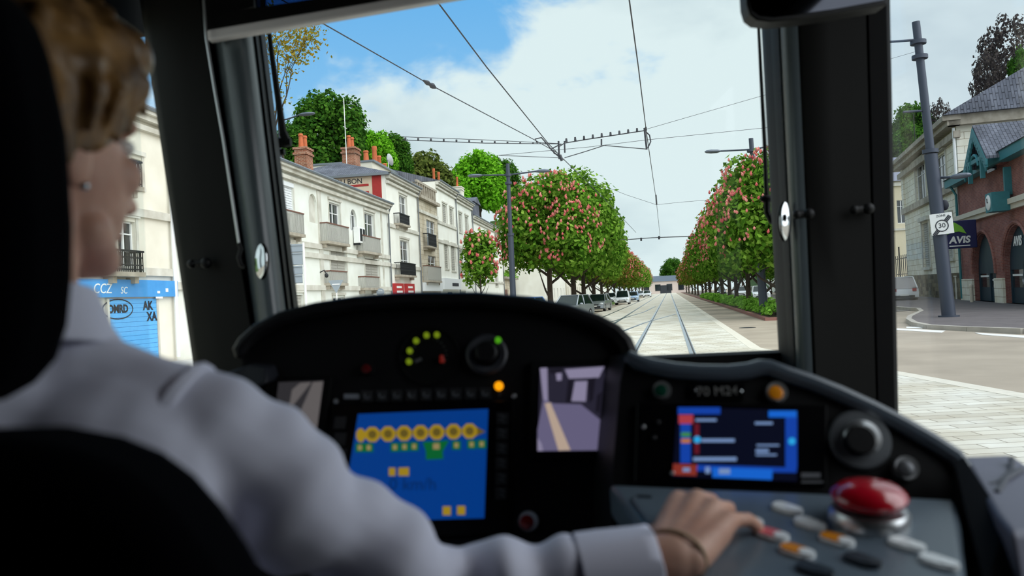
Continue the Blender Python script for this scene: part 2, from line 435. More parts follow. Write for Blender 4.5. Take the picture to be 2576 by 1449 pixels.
# ---------------------------------------------------------------- houses
m_wall_w = mat('white_render', (230, 233, 228), 0.9, var=0.06, vscale=0.8, var2=(214, 216, 206))
m_wall_c = mat('cream_render', (228, 225, 212), 0.9, vscale=0.7, var2=(210, 205, 190))
m_wall_b = mat('bright_render', (240, 241, 234), 0.9, vscale=0.8, var2=(228, 227, 218))
m_stone = mat_brick('pale_ashlar', (214, 206, 188), (204, 196, 178), (150, 140, 124), 0.9, 0.36, 'xz', 0.012, stain=(212, 206, 196))
m_stone2 = mat_brick('white_ashlar', (238, 236, 224), (230, 227, 214), (170, 160, 142), 1.1, 0.42, 'xz', 0.016, stain=(238, 234, 224))
m_rubble = mat_brick('rubble_stone', (150, 140, 118), (96, 90, 80), (120, 112, 98), 0.5, 0.28, 'xz', 0.02, stain=(210, 204, 192))
m_brick = mat_brick('red_brick', (156, 102, 92), (130, 84, 80), (152, 124, 118), 0.22, 0.075, 'xz', 0.010, stain=(228, 222, 220))
m_chim = mat_brick('chimney_brick', (172, 104, 78), (140, 84, 66), (190, 170, 150), 0.24, 0.09, 'xz', 0.012)
m_trimstone = mat('string_stone', (212, 211, 202), 0.85, vscale=1.5, var2=(178, 174, 162))
m_darkstone = mat('weathered_stone', (178, 170, 156), 0.9, vscale=2, var2=(136, 128, 114))
m_slate = mat_brick('slate', (118, 122, 134), (102, 106, 118), (60, 62, 70), 0.3, 0.16, 'xy', 0.012, stain=(200, 200, 200))
m_tile = mat('old_roof_tiles', (120, 112, 104), 0.9, vscale=3, var2=(84, 78, 72))
m_zinc = mat('zinc', (120, 128, 136), 0.5, 0.3)
m_frame_w = mat('white_frame', (232, 234, 234), 0.5)
m_pane = mat('window_pane', (34, 40, 46), 0.06, spec=0.8)
m_shut = mat('grey_shutter', (176, 174, 166), 0.7, var=0.12)
m_roller = mat('white_roller_shutter', (224, 228, 232), 0.6)
m_iron = mat('black_iron', (34, 36, 40), 0.5, 0.3)
m_slatgrey = mat('grey_balustrade', (172, 172, 166), 0.7)
m_brownrail = mat('brown_handrail', (110, 74, 62), 0.6)
m_pipe = mat('grey_downpipe', (108, 112, 116), 0.6)
m_terra = mat('terracotta', (196, 104, 62), 0.8, var=0.2)
m_red = mat('red_sign', (176, 40, 44), 0.5)
m_darkshop = mat('dark_shopfront', (44, 48, 56), 0.4)
m_blue = mat('blue_shop_paint', (70, 150, 214), 0.6, vscale=2.5, var2=(60, 138, 204))
m_bluedoor = mat('blue_shutter_paint', (92, 172, 232), 0.6, var=0.08)
m_letter = mat('white_letter', (230, 232, 230), 0.6)
m_ink = mat('black_ink', (28, 32, 44), 0.7)
m_teal = mat('teal_paint', (52, 122, 130), 0.55, var=0.12)
m_tealdark = mat('dark_teal_joinery', (24, 52, 66), 0.45)
m_cream_wood = mat('cream_wood', (208, 200, 184), 0.7, var=0.1)

class Row:
    def __init__(s, q0, u):
        s.q = Vector(q0); s.u = Vector(u).normalized(); s.inw = Vector((-s.u.y, s.u.x, 0)); s.rz = math.atan2(s.u.y, s.u.x)
    def uv(s, px, py, y=0.0):
        p = PL(px, py, s.q + s.inw * y, s.inw); d = p - s.q; return d.dot(s.u), p.z
    def rect(s, r, y=0.0):
        x0, y0, x1, y1 = r; xm, ym = (x0 + x1) / 2, (y0 + y1) / 2
        return s.uv(x0, ym, y)[0], s.uv(x1, ym, y)[0], s.uv(xm, y1, y)[1], s.uv(xm, y0, y)[1]
LEFT = Row((-15.19, 0, 0), (0.126, 1, 0))
RIGHT = Row((12.35, 0, 0), (-0.31, -1, 0))

def arch_pts(a, b, zs, zt, n=10):
    cx = (a + b) / 2; rx = (b - a) / 2; rz = zt - zs
    return [(cx - rx * math.cos(math.pi * k / n), zs + rz * math.sin(math.pi * k / n)) for k in range(n + 1)]

def facade(mb, w, h, holes, depth=9.0, reveal=0.22, z0=0.0):
    xs = sorted(set([0.0, w] + [v for q in holes for v in (q[0], q[1])])); zs = sorted(set([z0, h] + [v for q in holes for v in (q[2], q[3])]))
    for i in range(len(xs) - 1):
        for j in range(len(zs) - 1):
            cx, cz = (xs[i] + xs[i + 1]) / 2, (zs[j] + zs[j + 1]) / 2
            if any(q[0] < cx < q[1] and q[2] < cz < q[3] for q in holes): continue
            mb.quad((xs[i], 0, zs[j]), (xs[i + 1], 0, zs[j]), (xs[i + 1], 0, zs[j + 1]), (xs[i], 0, zs[j + 1]))
    for q in holes:
        a, b, c, d = q[:4]; r = reveal
        for p0, p1 in (((a, c), (a, d)), ((a, d), (b, d)), ((b, d), (b, c)), ((b, c), (a, c))):
            mb.quad((p0[0], 0, p0[1]), (p1[0], 0, p1[1]), (p1[0], r, p1[1]), (p0[0], r, p0[1]))
        if len(q) > 4 and q[4]:
            ap = arch_pts(a, b, d - min((b - a) / 2, d - c), d)
            half = len(ap) // 2
            for part, corner in ((ap[:half + 1], (a, d)), (ap[half:], (b, d))):
                for k in range(len(part) - 1):
                    mb.add([(part[k][0], -0.004, part[k][1]), (part[k + 1][0], -0.004, part[k + 1][1]), (corner[0], -0.004, corner[1])], [(0, 1, 2)])
                    mb.quad((part[k][0], -0.004, part[k][1]), (part[k + 1][0], -0.004, part[k + 1][1]), (part[k + 1][0], r, part[k + 1][1]), (part[k][0], r, part[k][1]))
    mb.quad((0, 0, z0), (0, 0, h), (0, depth, h), (0, depth, z0)); mb.quad((w, 0, z0), (w, depth, z0), (w, depth, h), (w, 0, h))
    mb.quad((0, depth, z0), (0, depth, h), (w, depth, h), (w, depth, z0))
    mb.quad((0, 0.03, h), (w, 0.03, h), (w, depth, h), (0, depth, h))

def window(root, q, kind):
    a, b, c, d = q[:4]; w, h = b - a, d - c
    arch = len(q) > 4 and q[4]
    if kind == 'blank':
        m = MB(); m.quad((a, .12, c), (b, .12, c), (b, .12, d), (a, .12, d)); m.build('blind_niche', m_trimstone, root, local=True, smooth=0); return
    if kind == 'shutter':
        m = MB(); n = max(3, int(h / 0.16)); mid = (a + b) / 2
        for lo, hi in ((a, mid - .01), (mid + .01, b)):
            m.box(lo, hi, .12, .15, c, d)
            for k in range(n): m.box(lo + .05, hi - .05, .095, .125, c + h * (k + .15) / n, c + h * (k + .75) / n)
        m.build('shutter', m_shut, root, local=True, smooth=0); return
    f = MB(); t = 0.055; y0, y1 = .12, .19
    fm = m_frame_w if kind != 'dark' else m_darkshop
    f.box(a, a + t, y0, y1, c, d); f.box(b - t, b, y0, y1, c, d); f.box(a, b, y0, y1, d - t, d); f.box(a, b, y0, y1, c, c + t * 1.6)
    if w > .7: f.box((a + b) / 2 - t * .7, (a + b) / 2 + t * .7, y0, y1, c, d)
    f.box(a, b, y0 + .01, y1, c + h * .72, c + h * .72 + t * .8)
    if kind == 'french': f.box(a, b, y0 + .01, y1, c + h * .36, c + h * .36 + t)
    win = f.build('window', fm, root, local=True, smooth=0)
    p = MB(); p.box(a, b, .17, .18, c, d); p.build('pane', m_pane, win, local=True, smooth=0)
    if kind == 'roller':
        r = MB(); n = 12; zt = c + h * .40
        for k in range(n): r.box(a, b, .06, .10, zt + (d - zt) * k / n, zt + (d - zt) * (k + .85) / n)
        r.box(a - .05, b + .05, -.05, .12, d - .18, d + .02)
        r.build('roller_shutter', m_roller, win, local=True, smooth=0)

def balcony(root, q, style='slat', out=0.45):
    a, b, c, d = q; h = d - c
    s = MB(); s.box(a - .05, b + .05, -out - .05, 0.0, c - .14, c); s.box(a + .05, a + .25, -out * .7, 0, c - .34, c - .14); s.box(b - .25, b - .05, -out * .7, 0, c - .34, c - .14)
    root_b = s.build('balcony', m_darkstone, root, local=True, smooth=0)
    r = MB(); n = max(4, int((b - a) / (0.13 if style == 'slat' else 0.09))); w = .032 if style == 'slat' else .012
    for k in range(n + 1):
        x = a + (b - a) * k / n; r.box(x - w, x + w, -out, -out + .02, c, d - .03)
    for sx in (a, b):
        for k in range(5): y = -out + out * k / 5; r.box(sx - .012, sx + .012, y, y + (.07 if style == 'slat' else .02), c, d - .03)
    r.box(a, b, -out, -out + .02, c + .06, c + .1)
    if style == 'iron':
        for k in range(n):
            x = a + (b - a) * (k + .5) / n
            r.tube([(x + .05 * math.cos(t * math.pi / 4), -out + .01, c + h * .5 + .12 * math.sin(t * math.pi / 4)) for t in range(9)], .010, 5, False)
        r.box(a, b, -out, -out + .02, c + h * .3, c + h * .3 + .02); r.box(a, b, -out, -out + .02, c + h * .7, c + h * .7 + .02)
    r.build('railing', m_slatgrey if style == 'slat' else m_iron, root_b, local=True, smooth=0)
    t = MB(); t.box(a - .04, b + .04, -out - .03, -out + .05, d - .04, d + .02); t.box(a - .04, a + .03, -out, 0, d - .04, d + .02); t.box(b - .03, b + .04, -out, 0, d - .04, d + .02)
    t.build('handrail', m_brownrail if style == 'slat' else m_iron, root_b, local=True, smooth=0)

def band(root, name, w, z0, z1, out, m, x0=0.0, prof=None):
    b = MB(); b.box(x0, w, -out, .02, z0, z1); return b.build(name, m, root, local=True, smooth=0)

def house(row, name, label, u0, u1, h, wallmat, windows=(), balconies=(), cornice=True, roof='slope', strings=(), depth=9.0, roof_h=2.6, roofmat=None, cat='house', pipe=True, group=None, extra_holes=(), hip=False):
    w = u1 - u0
    root = empty(name, row.q + row.u * u0, row.rz); tag(root, label, cat, group)
    holes = []
    for r, kind in windows:
        a, b, c, d = row.rect(r); holes.append((a - u0, b - u0, max(c, .05), d, kind.startswith('arch')))
    wl = MB(); facade(wl, w, h, holes + list(extra_holes), depth); wl.build('wall', wallmat, root, local=True, smooth=0)
    for q, (r, kind) in zip(holes, windows):
        k = {'arch': 'glass', 'archblank': 'blank'}.get(kind, kind); window(root, q, k)
        if kind in ('glass', 'shutter', 'french', 'roller') and q[1] - q[0] < 3:
            sb = MB(); a, b, c, d = q[:4]; sb.box(a - .12, b + .12, -.07, .02, c - .12, c); sb.box(a - .16, b + .16, -.10, .02, d + .12, d + .26); sb.box(a - .14, a - .01, -.03, .02, c, d + .12); sb.box(b + .01, b + .14, -.03, .02, c, d + .12)
            sb.build('window_surround', m_trimstone, root, local=True, smooth=0)
    for r, st in balconies:
        a, b, c, d = row.rect(r, -0.45); balcony(root, (a - u0, b - u0, c, d), st)
    for z in strings: band(root, 'string_course', w, z - .13, z + .13, .12, m_trimstone)
    if cornice:
        c = MB(); c.box(-.02, w + .02, -.18, .02, h - .62, h - .45); c.box(-.02, w + .02, -.28, .02, h - .3, h - .12); c.box(-.02, w + .02, -.42, .02, h - .12, h + .05)
        c.build('cornice', m_trimstone, root, local=True, smooth=0)
        gt = MB(); gt.tube([(-.02, -.46, h + .06), (w + .02, -.46, h + .06)], .075, 8); gt.build('gutter', m_zinc, root, local=True)
    if roof == 'slope':
        r = MB()
        if hip: r.add([(-.3, -.45, h + .06), (w + .05, -.45, h + .06), (w + .05, depth + .2, h + .06), (-.3, depth + .2, h + .06), (w * .42, depth / 2, h + roof_h), (w * .6, depth / 2, h + roof_h)], [(0, 1, 5, 4), (1, 2, 5), (2, 3, 4, 5), (3, 0, 4), (0, 3, 2, 1)])
        else: r.prism([(-.05, -.45, h + .04), (-.05, depth / 2, h + roof_h), (-.05, depth + .2, h + .04)], (w + .1, 0, 0))
        r.build('roof', roofmat or m_tile, root, local=True, smooth=0)
    if pipe:
        p = MB(); p.tube([(w - .12, -.4, h), (w - .12, -.12, h - .55), (w - .12, -.1, 0.2)], .055, 8)
        p.build('downpipe', m_pipe, root, local=True)
    return root

def chimney(root, x, y, z0, z1, w, d, pots, m=None, pot_h=0.9):
    b = MB(); b.box(x - w / 2, x + w / 2, y - d / 2, y + d / 2, z0, z1); b.box(x - w / 2 - .08, x + w / 2 + .08, y - d / 2 - .08, y + d / 2 + .08, z1 - .35, z1 - .2); b.box(x - w / 2 - .08, x + w / 2 + .08, y - d / 2 - .08, y + d / 2 + .08, z1, z1 + .14)
    c = b.build('chimney', m or m_chim, root, local=True, smooth=0)
    for k in range(pots):
        px = x if pots == 1 else x - w * .3 + w * .6 * k / (pots - 1)
        p = MB(); p.lathe([(.17, 0), (.13, pot_h * .8), (.17, pot_h * .85), (.15, pot_h)], (px, y, z1 + .14), n=12); p.build('chimney_pot', m_terra, c, local=True)

uA1 = LEFT.uv(441, 800)[0]
def UX(px): # facade distance where the image column px meets it, at mid facade height
    return LEFT.uv(px, 620)[0]
uB1, uC1, uD1, uE1, uF1, uG1 = UX(978), UX(1054), UX(1103), UX(1150), UX(1190), UX(1262)

# --- house with the blue shop
A = house(LEFT, 'corner_house', 'pale stone house with a blue shop front, seen through the left side window', uA1 - 13.0, uA1, 8.3, m_wall_c,
          windows=[((296, 556, 342, 676), 'french'), ((330, 400, 356, 470), 'glass')], balconies=[((290, 630, 360, 684), 'iron'), ((330, 405, 356, 468), 'iron')], strings=(4.95, 3.05), cat='house', pipe=False)
r0 = uA1 - 13.0
def LA(px, py, y=0.0):
    u, z = LEFT.uv(px, py, y); return u - r0, z
x0, _ = LA(150, 720); x1, _ = LA(437, 730); z1 = LA(300, 704)[1]; z0 = LA(300, 748)[1]
fb = MB(); fb.box(x0 - 3, x1, -.16, .02, z0, z1); fas = fb.build('shop_fascia', m_blue, A, local=True, smooth=0)
for s_, px, py, sz in (('CCZ', 258, 727, .42), ('SC', 312, 731, .30)):
    x, z = LA(px, py, -.17); text_mb(s_, sz, (x, -.165, z), (1, 0, 0), (0, 0, 1), .004, shear=.2).build('worn_lettering', m_letter, fas, local=True, smooth=0)
x, z = LA(405, 738, -.17)
for q_ in ((-.2, -.05, 0, .08), (.3, .45, .05, .17), (-.3, .1, -.17, -.11)):
    wb = MB(); wb.box(x + q_[0], x + q_[1], -.17, -.158, z + q_[2], z + q_[3]); wb.build('worn_sticker', m_letter, fas, local=True, smooth=0)
x0, _ = LA(271, 800); x1, _ = LA(391, 800); z1 = z0 - .05
sh = MB(); n = 14
for k in range(n): sh.box(x0, x1, -.05, -.02 + .0, .15 + (z1 - .15) * k / n, .15 + (z1 - .15) * (k + .93) / n)
sh.box(x0, x1, -.03, .0, .1, z1)
door = sh.build('roller_door', m_bluedoor, A, local=True, smooth=0)
for (px, py, s_, sz) in ((293, 778, 'OMRD', .34), (368, 770, 'AK', .4), (378, 797, 'XA', .4)):
    x, z = LA(px, py); text_mb(s_, sz, (x, -.06, z), (1, 0, 0), (0, 0, 1), .003, bold=.012).build('graffiti', m_ink, door, local=True, smooth=0)
x, z = LA(293, 778); gq = MB(); gq.tube([(x + .75 * math.cos(t * math.pi / 12), -.055, z + .3 * math.sin(t * math.pi / 12)) for t in range(25)], .018, 5, False); gq.build('graffiti', m_ink, door, local=True)
for q_ in (x0 - .1, x1): fr = MB(); fr.box(q_, q_ + .1, -.08, .02, 0, z1); fr.build('door_jamb', m_trimstone, A, local=True, smooth=0)
pp = MB(); pp.tube([(13.0 - .15, -.2, 8.2), (13.0 - .15, -.14, 7.6), (13.0 - .15, -.14, .15)], .07, 8); pp.build('downpipe', m_roller, A, local=True)

# --- long white house with three balconies
B = house(LEFT, 'balcony_house', 'long white two-storey house with grey balconies and an arched niche', uA1, uB1, 8.35, m_wall_w,
          windows=[((700, 458, 738, 584), 'roller'), ((777, 488, 797, 560), 'archblank'), ((829, 512, 856, 606), 'french'), ((881, 527, 897, 580), 'arch'), ((918, 538, 942, 632), 'french'),
                   ((700, 620, 740, 706), 'shutter'), ((832, 632, 872, 712), 'shutter'), ((919, 652, 954, 724), 'shutter'), ((736, 742, 764, 815), 'shutter'), ((838, 748, 866, 790), 'glass'), ((920, 752, 955, 790), 'shutter')],
          balconies=[((700, 530, 764, 584), 'slat'), ((824, 566, 877, 610), 'slat'), ((914, 596, 957, 634), 'slat'), ((834, 682, 873, 712), 'slat'), ((920, 696, 954, 724), 'slat')],
          strings=(4.75, 4.25, 2.6), roofmat=m_tile, roof_h=.55)
def LB(px, py, y=0.0):
    u, z = LEFT.uv(px, py, y); return u - uA1, z
for a_, b_ in ((808, 808), (965, 965), (812, 812)):
    x, _ = LB(a_, 700); pb = MB(); pb.box(x - .12, x + .12, -.06, .02, 0, 7.7); pb.build('pilaster', m_trimstone, B, local=True, smooth=0)
x, z = LB(912, 612, -.4)
ac = MB(); ac.box(x - .55, x + .55, -.42, -.04, z, z + .95); aco = ac.build('air_conditioner', m_frame_w, B, local=True, smooth=0, bevel=.03)
for dx in (-.28, .28):
    gr = MB(); gr.box(x + dx - .18, x + dx + .18, -.44, -.41, z + .12, z + .85); gr.build('grille', m_iron, aco, local=True, smooth=0)
sp = MB(); sp.box(x - .5, x - .4, -.4, 0, z - .12, z); sp.box(x + .4, x + .5, -.4, 0, z - .12, z); sp.build('bracket', m_iron, aco, local=True, smooth=0)
lp = MB(); x, z = LB(805, 690); lp.tube([(x, 0, z + .1), (x, -.25, z + .2), (x, -.35, z)], .03, 6); lp.ell((x, -.35, z - .08), (.1, .1, .12)); lp.build('wall_lantern', m_iron, B, local=True)
cx, cz = LB(762, 360, 4.5); chimney(B, cx, 4.5, 8.9, cz - .5, 1.15, .8, 2)

# --- taller white house with the advertisement gable
Ch = house(LEFT, 'white_house', 'narrow tall white house with red shop signs and a painted gable', uB1, uC1, 10.5, m_wall_b,
           windows=[((1005, 494, 1023, 562), 'french'), ((1008, 606, 1029, 684), 'french'), ((1003, 742, 1044, 800), 'dark')], balconies=[((1006, 540, 1030, 564), 'iron'), ((1008, 662, 1046, 692), 'iron')], strings=(7.0, 4.2), roof_h=1.7, roofmat=m_slate, hip=True)
def LC(px, py, y=0.0):
    u, z = LEFT.uv(px, py, y); return u - uB1, z
for i, px in enumerate((1006, 1034)):
    x, z = LC(px, 729, -.2); sg = MB(); sg.box(x - 1.15, x + 1.15, -.2, .02, z - .45, z + .45); so_ = sg.build('shop_sign', m_red, Ch, local=True, smooth=0)
    tx = MB(); tx.box(x - .8, x + .5, -.215, -.2, z + .12, z + .26); tx.box(x - .8, x + .7, -.215, -.2, z - .22, z - .06); tx.build('lettering_strip', m_letter, so_, local=True, smooth=0)
# painted gable on the side wall towards us
gb = MB(); zg = 10.45
gb.box(-.03, -.005, .3, 8.8, 8.7, zg); gab = gb.build('painted_gable', mat('faded_cream_paint', (214, 200, 178), 0.9, vscale=1.2, var2=(196, 176, 152)), Ch, local=True, smooth=0)
fm_ = mat('faded_red_paint', (168, 52, 50), 0.9, var=0.15)
gr = MB(); gr.box(-.05, -.03, .3, .95, 8.7, zg); gr.box(-.05, -.03, 1.2, 3.4, 9.25, 9.4); gr.box(-.05, -.03, 1.2, 3.6, 9.75, 9.9); gr.box(-.05, -.03, 5.0, 6.0, 9.6, 10.1); gr.box(-.05, -.03, 5.2, 6.6, 10.2, 10.4); gr.box(-.05, -.03, 6.4, 8.2, 9.7, 9.85); gr.build('painted_band', fm_, gab, local=True, smooth=0)
text_mb('DU BON', .5, (-.055, 2.6, 10.12), (0, -1, 0), (0, 0, 1), .004).build('faded_lettering', m_ink, gab, local=True, smooth=0)
rl = MB(); rl.box(-.3, .02, -.3, 9.2, 10.42, 10.58); rl.build('verge', m_zinc, Ch, local=True, smooth=0)
chx = 5.0; chimney(Ch, chx, 4.0, 11.0, 13.3, 1.25, 1.0, 2)
an = MB(); an.tube([(chx - 1.1, 4.0, 11.5), (chx - 1.1, 4.0, 17.0)], .032, 6); an.tube([(chx - 1.5, 4.0, 14.8), (chx - .7, 4.0, 14.8)], .025, 5); an.build('antenna_mast', m_frame_w, Ch, local=True)

# --- narrow stone house
D = house(LEFT, 'stone_house', 'narrow house of grey cut stone with a roof parapet', uC1, uD1, 9.9, m_stone,
          windows=[((1074, 556, 1095, 622), 'french'), ((1078, 644, 1098, 712), 'french'), ((1074, 738, 1112, 800), 'dark')], balconies=[((1078, 590, 1098, 620), 'iron'), ((1078, 670, 1110, 706), 'slat')], strings=(8.9,), roof='none', cornice=False, pipe=False)
def LD(px, py, y=0.0):
    u, z = LEFT.uv(px, py, y); return u - uC1, z
wD = uD1 - uC1
pa = MB(); pa.box(0, wD, -.35, .05, 9.9, 10.15); pa.box(0, wD, -.1, .1, 11.15, 11.35)
for k in range(9): pa.box(wD * k / 9 + .1, wD * k / 9 + .32, -.08, .08, 10.15, 11.15)
pa.box(0, wD, .3, .35, 10.1, 11.2)
pa.build('parapet', m_darkstone, D, local=True, smooth=0)
bk = MB(); bk.box(0, wD, 3.5, 9, 9.9, 13.0); bk.build('attic_wall', m_wall_c, D, local=True, smooth=0)
rz_ = MB(); rz_.box(-.1, wD + .1, 3.3, 9.2, 13.0, 13.15); rz_.build('roof', m_zinc, D, local=True, smooth=0)
for k, (dx, ph) in enumerate(((.6, .9), (2.6, 1.7), (3.6, 1.1), (5.0, .7))):
    pt = MB(); pt.lathe([(.24, 0), (.19, ph * .8), (.24, ph * .88), (.2, ph)], (dx * wD / 6, 4.2, 13.15), n=12); pt.build('chimney_pot', m_terra, D, local=True)
ds = MB(); ds.lathe([(.05, -.12), (.4, .0), (.55, .12), (.52, .12), (.36, .03), (.02, -.06)], (wD - .4, 4.0, 14.3), (.6, -.7, .3), 20, False); ds.tube([(wD - .4, 4.05, 13.1), (wD - .4, 4.05, 14.3)], .04, 6); ds.build('satellite_dish', m_frame_w, D, local=True)
sb = MB(); x, z = LD(1092, 722, -.2); sb.box(.3, wD - .2, -.25, .02, z - .35, z + .35); sb.build('shop_fascia', m_roller, D, local=True, smooth=0)

E = house(LEFT, 'tall_house', 'tall white house with two windows per floor beyond the stone house', uD1, uE1, 12.2, m_wall_b,
          windows=[((1113, 516, 1124, 562), 'shutter'), ((1131, 526, 1140, 566), 'shutter'), ((1118, 612, 1128, 676), 'shutter'), ((1135, 618, 1146, 682), 'shutter'), ((1128, 735, 1142, 800), 'dark')], strings=(8.6, 6.9), roofmat=m_slate, roof_h=1.5)
wE = uE1 - uD1
sb = MB(); sb.box(.5, wE - .3, -.3, .02, 2.6, 3.6); so_ = sb.build('shop_sign', m_roller, E, local=True, smooth=0)
tx = MB(); tx.box(wE * .45, wE * .8, -.315, -.3, 2.9, 3.2); tx.build('lettering_strip', m_ink, so_, local=True, smooth=0)
Fh = house(LEFT, 'tall_house', 'tall white house between the dark downpipe and the young chestnut', uE1, uF1, 12.0, m_wall_w,
          windows=[((1154, 538, 1162, 584), 'shutter'), ((1170, 546, 1178, 592), 'shutter'), ((1156, 630, 1164, 690), 'shutter'), ((1172, 634, 1180, 694), 'shutter'), ((1160, 735, 1172, 800), 'shutter')], strings=(6.9,), roofmat=m_slate, roof_h=1.4)
wF = uF1 - uE1
chimney(Fh, wF - 1.2, 3.5, 12.0, 13.9, 4.2, 1.0, 2, pot_h=1.9)
G = house(LEFT, 'low_house', 'lower white house with grey slate roof behind the young chestnut', uF1, uG1, 10.8, m_wall_b,
          windows=[((1200, 610, 1210, 660), 'shutter'), ((1245, 590, 1251, 640), 'shutter'), ((1222, 600, 1230, 650), 'shutter'), ((1245, 660, 1252, 720), 'shutter')], strings=(6.4, 3.6), roofmat=m_slate, roof_h=3.0)
wG = uG1 - uF1
chimney(G, wG * .8, 5.0, 12.0, 16.6, 2.0, 1.4, 1, m_wall_c, 1.4)
dm = MB(); dm.box(wG * .35, wG * .55, 1.2, 4.5, 11.3, 13.4); dm.prism([(wG * .35 - .2, 1.0, 13.4), (wG * .55 + .2, 1.0, 13.4), (wG * .45, 1.0, 14.2)], (0, 3.6, 0)); dm.build('dormer', m_slate, G, local=True, smooth=0)

# low terrace with garage doors and greenery
uH1 = uG1 + 14
Hh = house(LEFT, 'garden_terrace', 'low stone terrace wall with garage bays and plants on top', uG1, uH1, 4.2, m_stone, roof='none', cornice=False, pipe=False, cat='terrace', depth=1.6)
for k in range(3):
    x = .8 + k * 4.5; dr = MB(); dr.box(x, x + 2.6, -.06, .03, 0, 2.7)
    for j in range(5): dr.box(x + .1 + j * .5, x + .5 + j * .5, -.09, -.06, .15, 2.55)
    dr.build('garage_door', m_cream_wood if k % 3 else m_brownrail, Hh, local=True, smooth=0)
tb = MB(); tb.box(-.1, 14, -.5, .3, 4.2, 4.5); tb.build('coping', m_darkstone, Hh, local=True, smooth=0)
# houses farther along, glimpsed behind the trees
uo = uH1
specs = [(10, 8.5, m_wall_c, 'tan two-storey house glimpsed under the left tree row'), (12, 9.5, m_wall_w, 'pale house glimpsed between trunks of the left tree row')]
u_ = uG1 + 14
def plain_house(row, name, label, u0, u1, h, wm, nx, nz, back=0.0, roofmat=None):
    w = u1 - u0; root = empty(name, row.q + row.u * u0 + row.inw * back, row.rz); tag(root, label, 'house')
    holes = []
    for i in range(nx):
        for j in range(nz):
            cx = w * (i + .5) / nx; cz = h * (j + .5) / nz; holes.append((cx - .5, cx + .5, cz - .85, cz + .85))
    wl = MB(); facade(wl, w, h, holes); wl.build('wall', wm, root, local=True, smooth=0)
    for q in holes: window(root, q, 'glass')
    r = MB(); r.prism([(-.05, -.45, h + .04), (-.05, 4.5, h + 2.6), (-.05, 9.2, h + .04)], (w + .1, 0, 0)); r.build('roof', roofmat or m_slate, root, local=True, smooth=0)
    c = MB(); c.box(0, w, -.3, .02, h - .25, h + .04); c.build('cornice', m_trimstone, root, local=True, smooth=0)
    return root
plain_house(LEFT, 'far_house', specs[0][3], uG1 + .5, uG1 + 13, 9.5, mat('tan_render', (222, 204, 168), 0.9), 3, 2, back=2)
plain_house(LEFT, 'far_house', specs[1][3], uG1 + 14, uG1 + 28, 9.0, m_wall_w, 3, 3, back=8)

LT = Row(T(124, -19), TD)
for d0, d1, h, wm, lb in ((0, 26, 7.5, m_wall_b, 'white terrace behind the middle of the left tree row'), (28, 60, 8.5, m_wall_c, 'cream terrace far along behind the left tree row'), (62, 150, 7.5, m_wall_w, 'very distant pale terrace behind the left tree row')):
    plain_house(LT, 'far_house', lb, d0, d1, h, wm, int((d1 - d0) / 4), 2)
# ---------------------------------------------------------------- right hand buildings
def UR(px, py=600): return RIGHT.uv(px, py)[0]
uS0, uS1 = UR(2281, 640), UR(2428, 620)
S = empty('stone_mansion', RIGHT.q + RIGHT.u * uS0, RIGHT.rz); tag(S, 'white stone building with heavy cornice left of the red brick shop', 'building')
wS = uS1 - uS0
def RS(px, py, y=0.0):
    u, z = RIGHT.uv(px, py, y); return u - uS0, z
hS = RS(2405, 300)[1]
wins = []
for r, kd in (((2304, 412, 2330, 506), 'glass'), ((2350, 390, 2382, 486), 'glass'), ((2322, 560, 2340, 672), 'shutter'), ((2376, 550, 2398, 650), 'shutter')):
    a, b, c, d = RIGHT.rect(r); wins.append(((a - uS0, b - uS0, c, d, False), kd))
wl = MB(); facade(wl, wS, hS, [q for q, _ in wins], 12); wl.build('wall', m_stone2, S, local=True, smooth=0)
for q, kd in wins:
    window(S, q, kd); a, b, c, d = q[:4]
    sb = MB(); sb.box(a - .3, b + .3, -.25, .02, d + .15, d + .45); sb.box(a - .2, a - .02, -.08, .02, c, d + .15); sb.box(b + .02, b + .2, -.08, .02, c, d + .15); sb.box(a - .25, b + .25, -.15, .02, c - .2, c); sb.build('window_surround', m_trimstone, S, local=True, smooth=0)
zb = RS(2345, 500)[1]; band(S, 'string_course', wS, zb - .2, zb + .25, .25, m_darkstone)
c = MB(); c.box(-.4, wS + .3, -.35, .02, hS - 1.2, hS - .8); c.box(-.6, wS + .5, -.7, .02, hS - .5, hS - .2); c.box(-.7, wS + .6, -.95, .02, hS - .2, hS + .1); c.box(wS - .02, wS + .5, -.6, 12, hS - .5, hS + .1); c.build('cornice', m_darkstone, S, local=True, smooth=0)
zp = RS(2345, 690)[1]; pl = MB(); pl.box(-.1, wS + .05, -.22, .02, 0, zp); pl.build('rubble_plinth', m_rubble, S, local=True, smooth=0)
pi = MB(); pi.box(wS - 1.1, wS + .04, -.14, .05, zb, hS - .5); pi.box(-.05, .8, -.14, .05, zb, hS - .5); pi.build('corner_pilaster', m_stone2, S, local=True, smooth=0)
rf = MB(); zr = hS + 3.6
rf.add([(-.9, -.95, hS + .1), (wS + .8, -.95, hS + .1), (wS + .8, 12.5, hS + .1), (-.9, 12.5, hS + .1), (3.6, 5.5, zr), (wS - .5, 5.5, zr)], [(0, 1, 5, 4), (1, 2, 5), (2, 3, 4, 5), (3, 0, 4), (0, 3, 2, 1)])
rf.build('roof', m_slate, S, local=True, smooth=0)
an = MB(); an.tube([(5.0, .2, hS), (5.0, .2, hS + 3.2)], .03, 5); an.tube([(4.6, .2, hS + 2.1), (5.4, .2, hS + 2.1)], .02, 5); an.build('antenna_mast', m_iron, S, local=True)
pot = MB(); pot.tube([(5.0, -.2, hS), (5.0, -.2, hS + .7)], .12, 8); pot.build('roof_vent', m_iron, S, local=True)
dp = MB(); dp.tube([(wS + .1, -.3, hS - .6), (wS + .1, -.25, .3)], .08, 8); dp.build('downpipe', m_frame_w, S, local=True)

